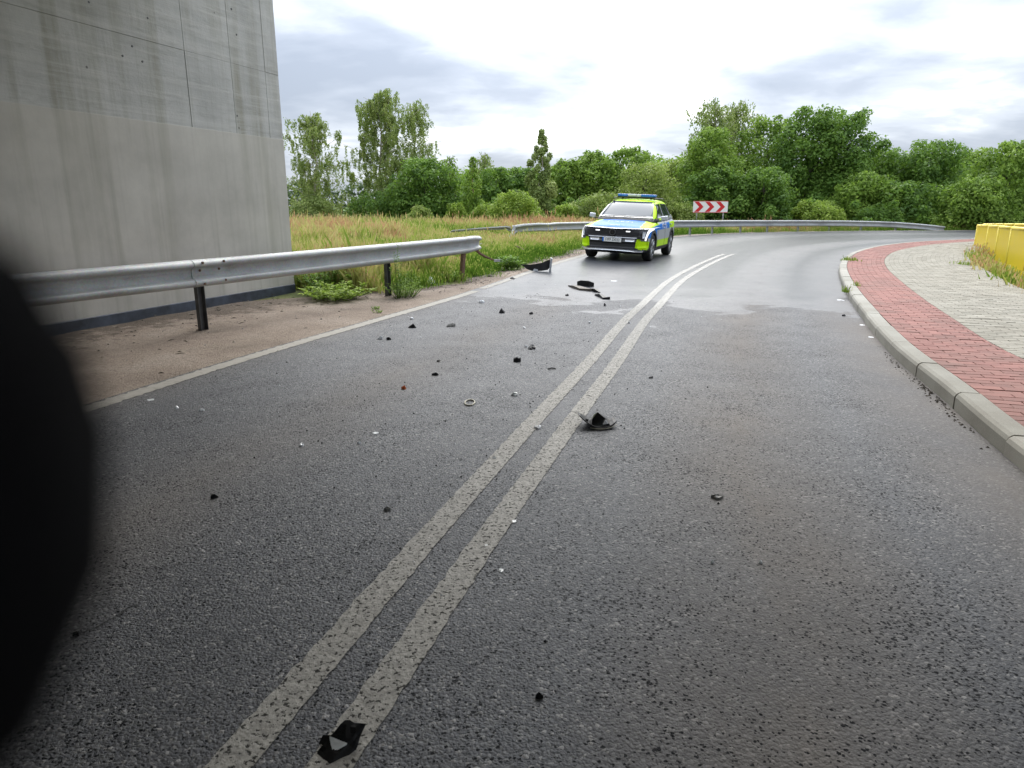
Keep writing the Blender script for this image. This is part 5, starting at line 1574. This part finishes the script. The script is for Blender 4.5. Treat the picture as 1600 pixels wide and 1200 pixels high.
T = [
    # far row behind, then the front
    ('birch_tree', 'drooping birch directly right of the concrete wall', 'tree', 484, 168, 47, 92, 'leaf_birch', 'birch', 20000, .062, 'bark_pale', .12),
    ('birch_tree', 'tall leafy birch left of centre, taller of the joined pair', 'tree', 590, 133, 49, 118, 'leaf_birch', 'birch', 38000, .066, 'bark_pale', .06),
    ('birch_tree', 'sparse grey-green birch joined to the right of the tall leafy birch', 'tree', 645, 152, 50, 96, 'leaf_birch', 'birch', 17000, .06, 'bark_pale', .15),
    ('deciduous_tree', 'dark rounded tree at the foot of the joined birches', 'tree', 662, 247, 45, 116, 'leaf_dark', 'round', 13000, .10, 'bark', .0),
    ('deciduous_tree', 'small feathery sapling just right of the rounded tree under the birches', 'tree', 703, 240, 48, 42, 'leaf_mid', 'birch', 2600, .08, 'bark', .1),
    ('deciduous_tree', 'slender tree with a tan trunk left of the hedge-like thicket', 'tree', 738, 243, 43, 48, 'leaf_mid', 'cone', 3400, .075, 'bark_tan', .22),
    ('birch_tree', 'thin wispy birch top rising behind the slender tan-trunked tree', 'tree', 757, 234, 52, 40, 'leaf_birch', 'birch', 2600, .075, 'bark_pale', .2),
    ('deciduous_tree', 'dark thicket tree right of the tan-trunked tree', 'tree', 775, 262, 50, 88, 'leaf_dark', 'round', 8000, .11, 'bark', .0),
    ('deciduous_tree', 'dark thicket tree left of the pointed conical tree', 'tree', 816, 262, 51, 76, 'leaf_dark', 'round', 8000, .11, 'bark', .0),
    ('conical_tree', 'pointed conical grey-green tree in the middle of the tree line', 'tree', 846, 202, 44, 66, 'leaf_birch', 'cone', 22000, .066, 'bark_pale', .03),
    ('deciduous_tree', 'bright green round tree right of the pointed conical tree', 'tree', 885, 249, 49, 78, 'leaf_mid', 'round', 8500, .11, 'bark', .0),
    ('deciduous_tree', 'round-topped tree with knobbly crown above the police car', 'tree', 928, 237, 50, 92, 'leaf_mid', 'round', 10500, .11, 'bark', .0),
    ('deciduous_tree', 'loose-crowned tree above and right of the police car roof', 'tree', 985, 230, 51, 94, 'leaf_mid', 'round', 10500, .12, 'bark', .0),
    ('willow_tree', 'soft pale green willow behind the police car', 'tree', 1012, 255, 43, 106, 'leaf_willow', 'round', 12500, .075, 'bark', .0),
    ('deciduous_tree', 'mid green tree in the gap between the willow and the chevron sign', 'tree', 1062, 252, 52, 88, 'leaf_willow', 'round', 8000, .11, 'bark', .0),
    ('birch_tree', 'tall wispy birch rising left of the dense dark trees', 'tree', 1118, 150, 52, 92, 'leaf_birch', 'birch', 7800, .085, 'bark_pale', .42),
    ('birch_tree', 'second wispy birch top close right of the tall wispy one', 'tree', 1155, 152, 54, 86, 'leaf_birch', 'birch', 7200, .085, 'bark_pale', .45),
    ('deciduous_tree', 'bright leafy tree in front of the wispy birches, above the chevron sign', 'tree', 1120, 198, 46, 104, 'leaf_mid', 'round', 15000, .105, 'bark', .0),
    ('deciduous_tree', 'tree with a fresh green top between the birches and the big dark crown', 'tree', 1203, 182, 51, 106, 'leaf_mid', 'round', 13500, .11, 'bark', .0),
    ('deciduous_tree', 'left half of the biggest dark twin-topped crown', 'tree', 1274, 167, 48, 118, 'leaf_dark', 'round', 17000, .11, 'bark', .0),
    ('deciduous_tree', 'right half of the biggest dark twin-topped crown', 'tree', 1325, 170, 48.6, 128, 'leaf_dark', 'round', 17000, .11, 'bark', .0),
    ('deciduous_tree', 'dark tree shoulder sloping down right of the twin-topped crown', 'tree', 1382, 232, 50, 104, 'leaf_dark', 'round', 10500, .11, 'bark', .0),
    ('deciduous_tree', 'broad round dark tree standing apart right of the big crown', 'tree', 1456, 219, 47, 132, 'leaf_dark', 'round', 15500, .11, 'bark', .0),
    ('deciduous_tree', 'small-topped mid green tree between the broad dark tree and the right edge', 'tree', 1520, 232, 52, 84, 'leaf_mid', 'round', 8500, .11, 'bark', .0),
    ('deciduous_tree', 'tree cut by the right edge of the picture', 'tree', 1584, 221, 43, 124, 'leaf_mid', 'round', 14500, .105, 'bark', .0),
    ('deciduous_tree', 'low dark tree in front, left of the round pale bush', 'tree', 1195, 262, 43, 108, 'leaf_dark', 'round', 12500, .095, 'bark', .0),
    ('deciduous_tree', 'low mid green tree behind the right side of the round pale bush', 'tree', 1350, 270, 44.5, 104, 'leaf_mid', 'round', 13500, .095, 'bark', .0),
    ('deciduous_tree', 'low tree filling in above the end of the far guardrail', 'tree', 1412, 285, 44, 110, 'leaf_dark', 'round', 9500, .095, 'bark', .0),
    ('deciduous_tree', 'fresh green low tree above the start of the yellow railing', 'tree', 1530, 278, 41.5, 120, 'leaf_mid', 'round', 12000, .09, 'bark', .0),
    ('deciduous_tree', 'low dark tree just behind the chevron sign', 'tree', 1120, 262, 44, 96, 'leaf_dark', 'round', 11500, .095, 'bark', .0),
    ('shrub', 'small round light green shrub below the joined birches', 'shrub', 655, 317, 40, 56, 'leaf_willow', 'bush', 3600, .07, 'bark', 0),
    ('shrub', 'tiny bright shrub left of the broad light green one', 'shrub', 712, 311, 41.5, 44, 'leaf_fresh', 'bush', 2600, .075, 'bark', 0),
    ('shrub', 'low light shrub between the tiny bright one and the broad one', 'shrub', 757, 314, 39.5, 64, 'leaf_fresh', 'bush', 3600, .075, 'bark', 0),
    ('shrub', 'broad light green shrub left of the police car', 'shrub', 806, 293, 38.5, 102, 'leaf_fresh', 'bush', 8500, .075, 'bark', 0),
    ('shrub', 'light shrub touching the left mirror of the police car', 'shrub', 882, 315, 38.5, 64, 'leaf_fresh', 'bush', 4200, .075, 'bark', 0),
    ('shrub', 'large pale shrub behind the left part of the police car', 'shrub', 935, 296, 39.5, 118, 'leaf_willow', 'bush', 9500, .075, 'bark', 0),
    ('shrub', 'pale shrub between the police car and the chevron sign', 'shrub', 1060, 309, 41.6, 94, 'leaf_willow', 'bush', 6800, .075, 'bark', 0),
    ('shrub', 'round pale yellow-green shrub behind the far guardrail', 'shrub', 1277, 308, 41.5, 96, 'leaf_fresh', 'bush', 12000, .075, 'bark', 0),
    ('shrub', 'low straggling shrub left of the round pale yellow-green one', 'shrub', 1215, 318, 43, 70, 'leaf_mid', 'bush', 3500, .08, 'bark', 0),
    ('shrub', 'low shrub right of the round pale yellow-green one', 'shrub', 1375, 316, 42.5, 90, 'leaf_dark', 'bush', 5000, .08, 'bark', 0),
    ('shrub', 'low green shrub above the sloping end of the far guardrail', 'shrub', 1448, 326, 42.5, 88, 'leaf_mid', 'bush', 4200, .08, 'bark', 0),
    ('shrub', 'low shrub beside the right edge above the yellow railing', 'shrub', 1582, 318, 41.0, 100, 'leaf_mid', 'bush', 5200, .08, 'bark', 0),
    ('shrub', 'low brush at the foot of the birch next to the wall', 'shrub', 488, 300, 46, 100, 'leaf_birch', 'bush', 4800, .085, 'bark', 0),
    ('shrub', 'dark brush filling the foot of the tall joined birches', 'shrub', 588, 290, 46.5, 112, 'leaf_dark', 'bush', 6500, .085, 'bark', 0),
]
for i, t in enumerate(T):
    nm, lab, cat, px, yt, D, wpx, leaf, kind, nlf, size, bark, base = t
    tree(nm, lab, cat, px, yt, D, wpx, leaf, kind, nlf, size, bark, base, seed=i * 13 + 3, depth=.9)
rng = np.random.default_rng(77)


def wood(name, label, segs, D0, leaf, n, size, htop):
    """a far wood as one mass: clumps along the line"""
    C = []; Rr = []
    for (px0, px1) in segs:
        k = int((px1 - px0) / 9)
        for q in range(k):
            px = px0 + (px1 - px0) * (q + rng.random()) / k; D = D0 + rng.uniform(-4, 6); yt = htop(px) + rng.normal(0, 3)
            p = W(px, yt, D); zg = float(terrain(np.array([p.x]), np.array([D]))[0]); Ht = p.z - zg
            for zf_ in (.15, .45, .75, 1.0):
                r_ = Ht * rng.uniform(.14, .22); C.append((p.x + rng.normal(0, .5), D + rng.normal(0, .8), zg + Ht * zf_ - r_ * .8)); Rr.append(r_)
    Q, v = leafcloud(np.array(C), np.array(Rr), n, size)
    return tag(quads_mesh(name, Q, M[leaf], attr=v), label, 'wood', kind='stuff')


wood('far_wood', 'continuous mass of woodland behind the front trees', [(690, 1100), (1100, 1680)], 66, 'leaf_mid', 60000, .17, lambda px: 262 - (16 if 1000 < px < 1110 else 0) - (16 if px > 1330 else 0) + (6 if px < 860 else 0))
wood('near_wood', 'dark green woodland mass filling between the front trees', [(700, 1100), (1100, 1680)], 56, 'leaf_dark', 60000, .15, lambda px: 278 - (14 if px > 1100 else 0))
wood('distant_treeline', 'pale distant treeline beyond the fields at the far left', [(430, 760)], 210, 'leaf_far', 9000, .5, lambda px: 287 + 6 * math.sin(px * .05))
# undergrowth line between meadow and trees
wood('undergrowth', 'rank green undergrowth at the foot of the trees', [(690, 1100), (1100, 1680)], 45, 'leaf_dark', 42000, .10, lambda px: 312)


def weed(name, label, p, Ht, Rw, leaf, n, size, nstem, seed, cat='weed'):
    global rng
    rng = np.random.default_rng(seed); random.seed(seed)
    root = empty(name, p); tag(root, label, cat); mb = MB(); Q = []; vv = []
    for k in range(nstem):
        a_ = k * 2.4; r_ = Rw * math.sqrt((k + .5) / nstem); hh_ = Ht * rng.uniform(.6, 1) * (1 - .35 * (r_ / Rw) ** 2)
        top = Vector((math.cos(a_) * r_, math.sin(a_) * r_, hh_)); P_ = limb(mb, (math.cos(a_) * r_ * .4, math.sin(a_) * r_ * .4, -.02), top, .005, .002, .05, 4, 5)
        m = n // nstem; t = rng.uniform(.12, 1, m)
        base = np.array([tuple(Vector((math.cos(a_) * r_ * .4, math.sin(a_) * r_ * .4, 0)).lerp(top, q)) for q in t])
        an = rng.random(m) * 6.28; L_ = size * rng.uniform(.6, 1.3, m)
        d = np.c_[np.cos(an), np.sin(an), rng.uniform(-.2, .6, m)]; b = np.c_[-np.sin(an), np.cos(an), 0 * an]
        e0 = base; e1 = base + d * (L_ * .5)[:, None] + b * (L_ * .24)[:, None] + np.c_[0 * an, 0 * an, L_ * .1]; e2 = base + d * L_[:, None]; e3 = base + d * (L_ * .5)[:, None] - b * (L_ * .24)[:, None] + np.c_[0 * an, 0 * an, L_ * .1]
        Q.append(np.stack([e0, e1, e2, e3], 1)); vv.append(np.clip(rng.normal(.5, .22, m), 0, 1))
    quads_mesh('leaves', np.concatenate(Q), M[leaf], root, attr=np.concatenate(vv)); mb.build('stem', M['leaf_mid'], root)
    return root


def gp_(px, py): p = G(px, py); return (p.x, p.y, p.z - .01)


weed('leafy_weed', 'broad-leaved bright green weed clump at the end of the concrete wall', gp_(525, 467), .30, .62, 'leaf_fresh', 1200, .085, 24, 11)
weed('leafy_weed', 'darker green weed clump behind the broad-leaved one by the wall end', gp_(545, 452), .52, .50, 'leaf_mid', 900, .07, 26, 12)
weed('leafy_weed', 'dark nettle-like weeds under the guardrail by the wall end', gp_(505, 456), .50, .45, 'leaf_dark', 1100, .06, 30, 31)
weed('leafy_weed', 'bushy weed round the second guardrail post', gp_(632, 464), .30, .34, 'leaf_mid', 1300, .035, 30, 13)
weed('tall_weed', 'tall thin weed climbing in front of the guardrail beam', gp_(622, 466), .92, .10, 'leaf_dark', 420, .035, 5, 14)
weed('tall_weed', 'low weed leaning on the asphalt side of the second post', gp_(640, 458), .45, .20, 'leaf_mid', 500, .04, 9, 15)
weed('leafy_weed', 'dark green dock plant left of the crescent bumper piece', gp_(797, 420), .32, .28, 'leaf_dark', 500, .09, 14, 16)
weed('leafy_weed', 'small weed tuft on the verge beneath the torn rail end', gp_(700, 437), .22, .30, 'leaf_mid', 400, .05, 14, 17)
for k, (px, py, sz) in enumerate(((590, 488, .06), (587, 482, .05), (655, 447, .1))):
    weed('weed_tuft', ('tiny weed tuft on the bare sand nearest the road', 'tiny weed tuft on the bare sand, second from the road', 'short weed tuft by the pale chipped stone')[k], gp_(px, py), sz, sz * 1.4, 'leaf_mid', 70, .03, 6, 18 + k)

# ================================================================== THE GLOVED HAND AT THE LENS
hand = bpy.data.meshes.new('gloved_hand')
# metres, world axes; the tip of the index finger reaches in front of the lens from the left
cf = Vector((0, math.cos(R(PITCH)), -math.sin(R(PITCH)))); cu_ = Vector((0, math.sin(R(PITCH)), math.cos(R(PITCH)))); cx_ = Vector((1, 0, 0)); c0_ = Vector((0, 0, CAM_H))


def cpos(x, y, z): return c0_ + cx_ * (x / 1000) + cu_ * (y / 1000) + cf * (z / 1000)


sk = [(cpos(-78, -46, 18), 15, -1), (cpos(-84, -14, 16), 15, 0), (cpos(-74, -4, 18), 13, 1), (cpos(-52, -4, 24), 16, 2), (cpos(-35.5, -5.6, 28), 18.5, 3), (cpos(-17.6, -5.6, 29), 16.5, 4),
      (cpos(-88, -24, 30), 12, 1), (cpos(-66, -22, 40), 9, 6), (cpos(-58, -24, 22), 8, 7),
      (cpos(-86, -40, 30), 11, 0), (cpos(-66, -40, 42), 9, 9), (cpos(-58, -41, 24), 8, 10),
      (cpos(-84, -56, 28), 10, 0), (cpos(-66, -57, 38), 8, 12), (cpos(-60, -57, 22), 7, 13),
      (cpos(-88, -26, -2), 12, 1), (cpos(-78, -20, -24), 10, 15), (cpos(-62, -12, -34), 8, 16),
      (cpos(-84, -88, 16), 19, 0), (cpos(-88, -140, 14), 24, 18), (cpos(-92, -220, 8), 30, 19)]
hand.from_pydata([tuple(s[0]) for s in sk], [(i, s[2]) for i, s in enumerate(sk) if s[2] >= 0], [])
ho = link('gloved_hand', hand); hand.materials.append(M['glove'])
m_ = ho.modifiers.new('skin', 'SKIN'); m_.use_smooth_shade = True
for i, s in enumerate(sk):
    hand.skin_vertices[0].data[i].radius = (s[1] / 1000, s[1] / 1000); hand.skin_vertices[0].data[i].use_root = (i == 0)
m_ = ho.modifiers.new('sub', 'SUBSURF'); m_.levels = 2; m_.render_levels = 2
me = evalmesh(ho); bpy.data.objects.remove(ho); me.name = 'gloved_hand'
for v_ in me.vertices:
    q = v_.co * 190
    v_.co += v_.normal * .0017 * (mn.noise(q) + .6 * mn.noise(q * 2.3))
me.materials.clear(); me.materials.append(M['glove'])
ho = link('gloved_hand', me)
tag(ho, 'black out-of-focus gloved fingertip covering the left edge of the picture', 'gloved hand')
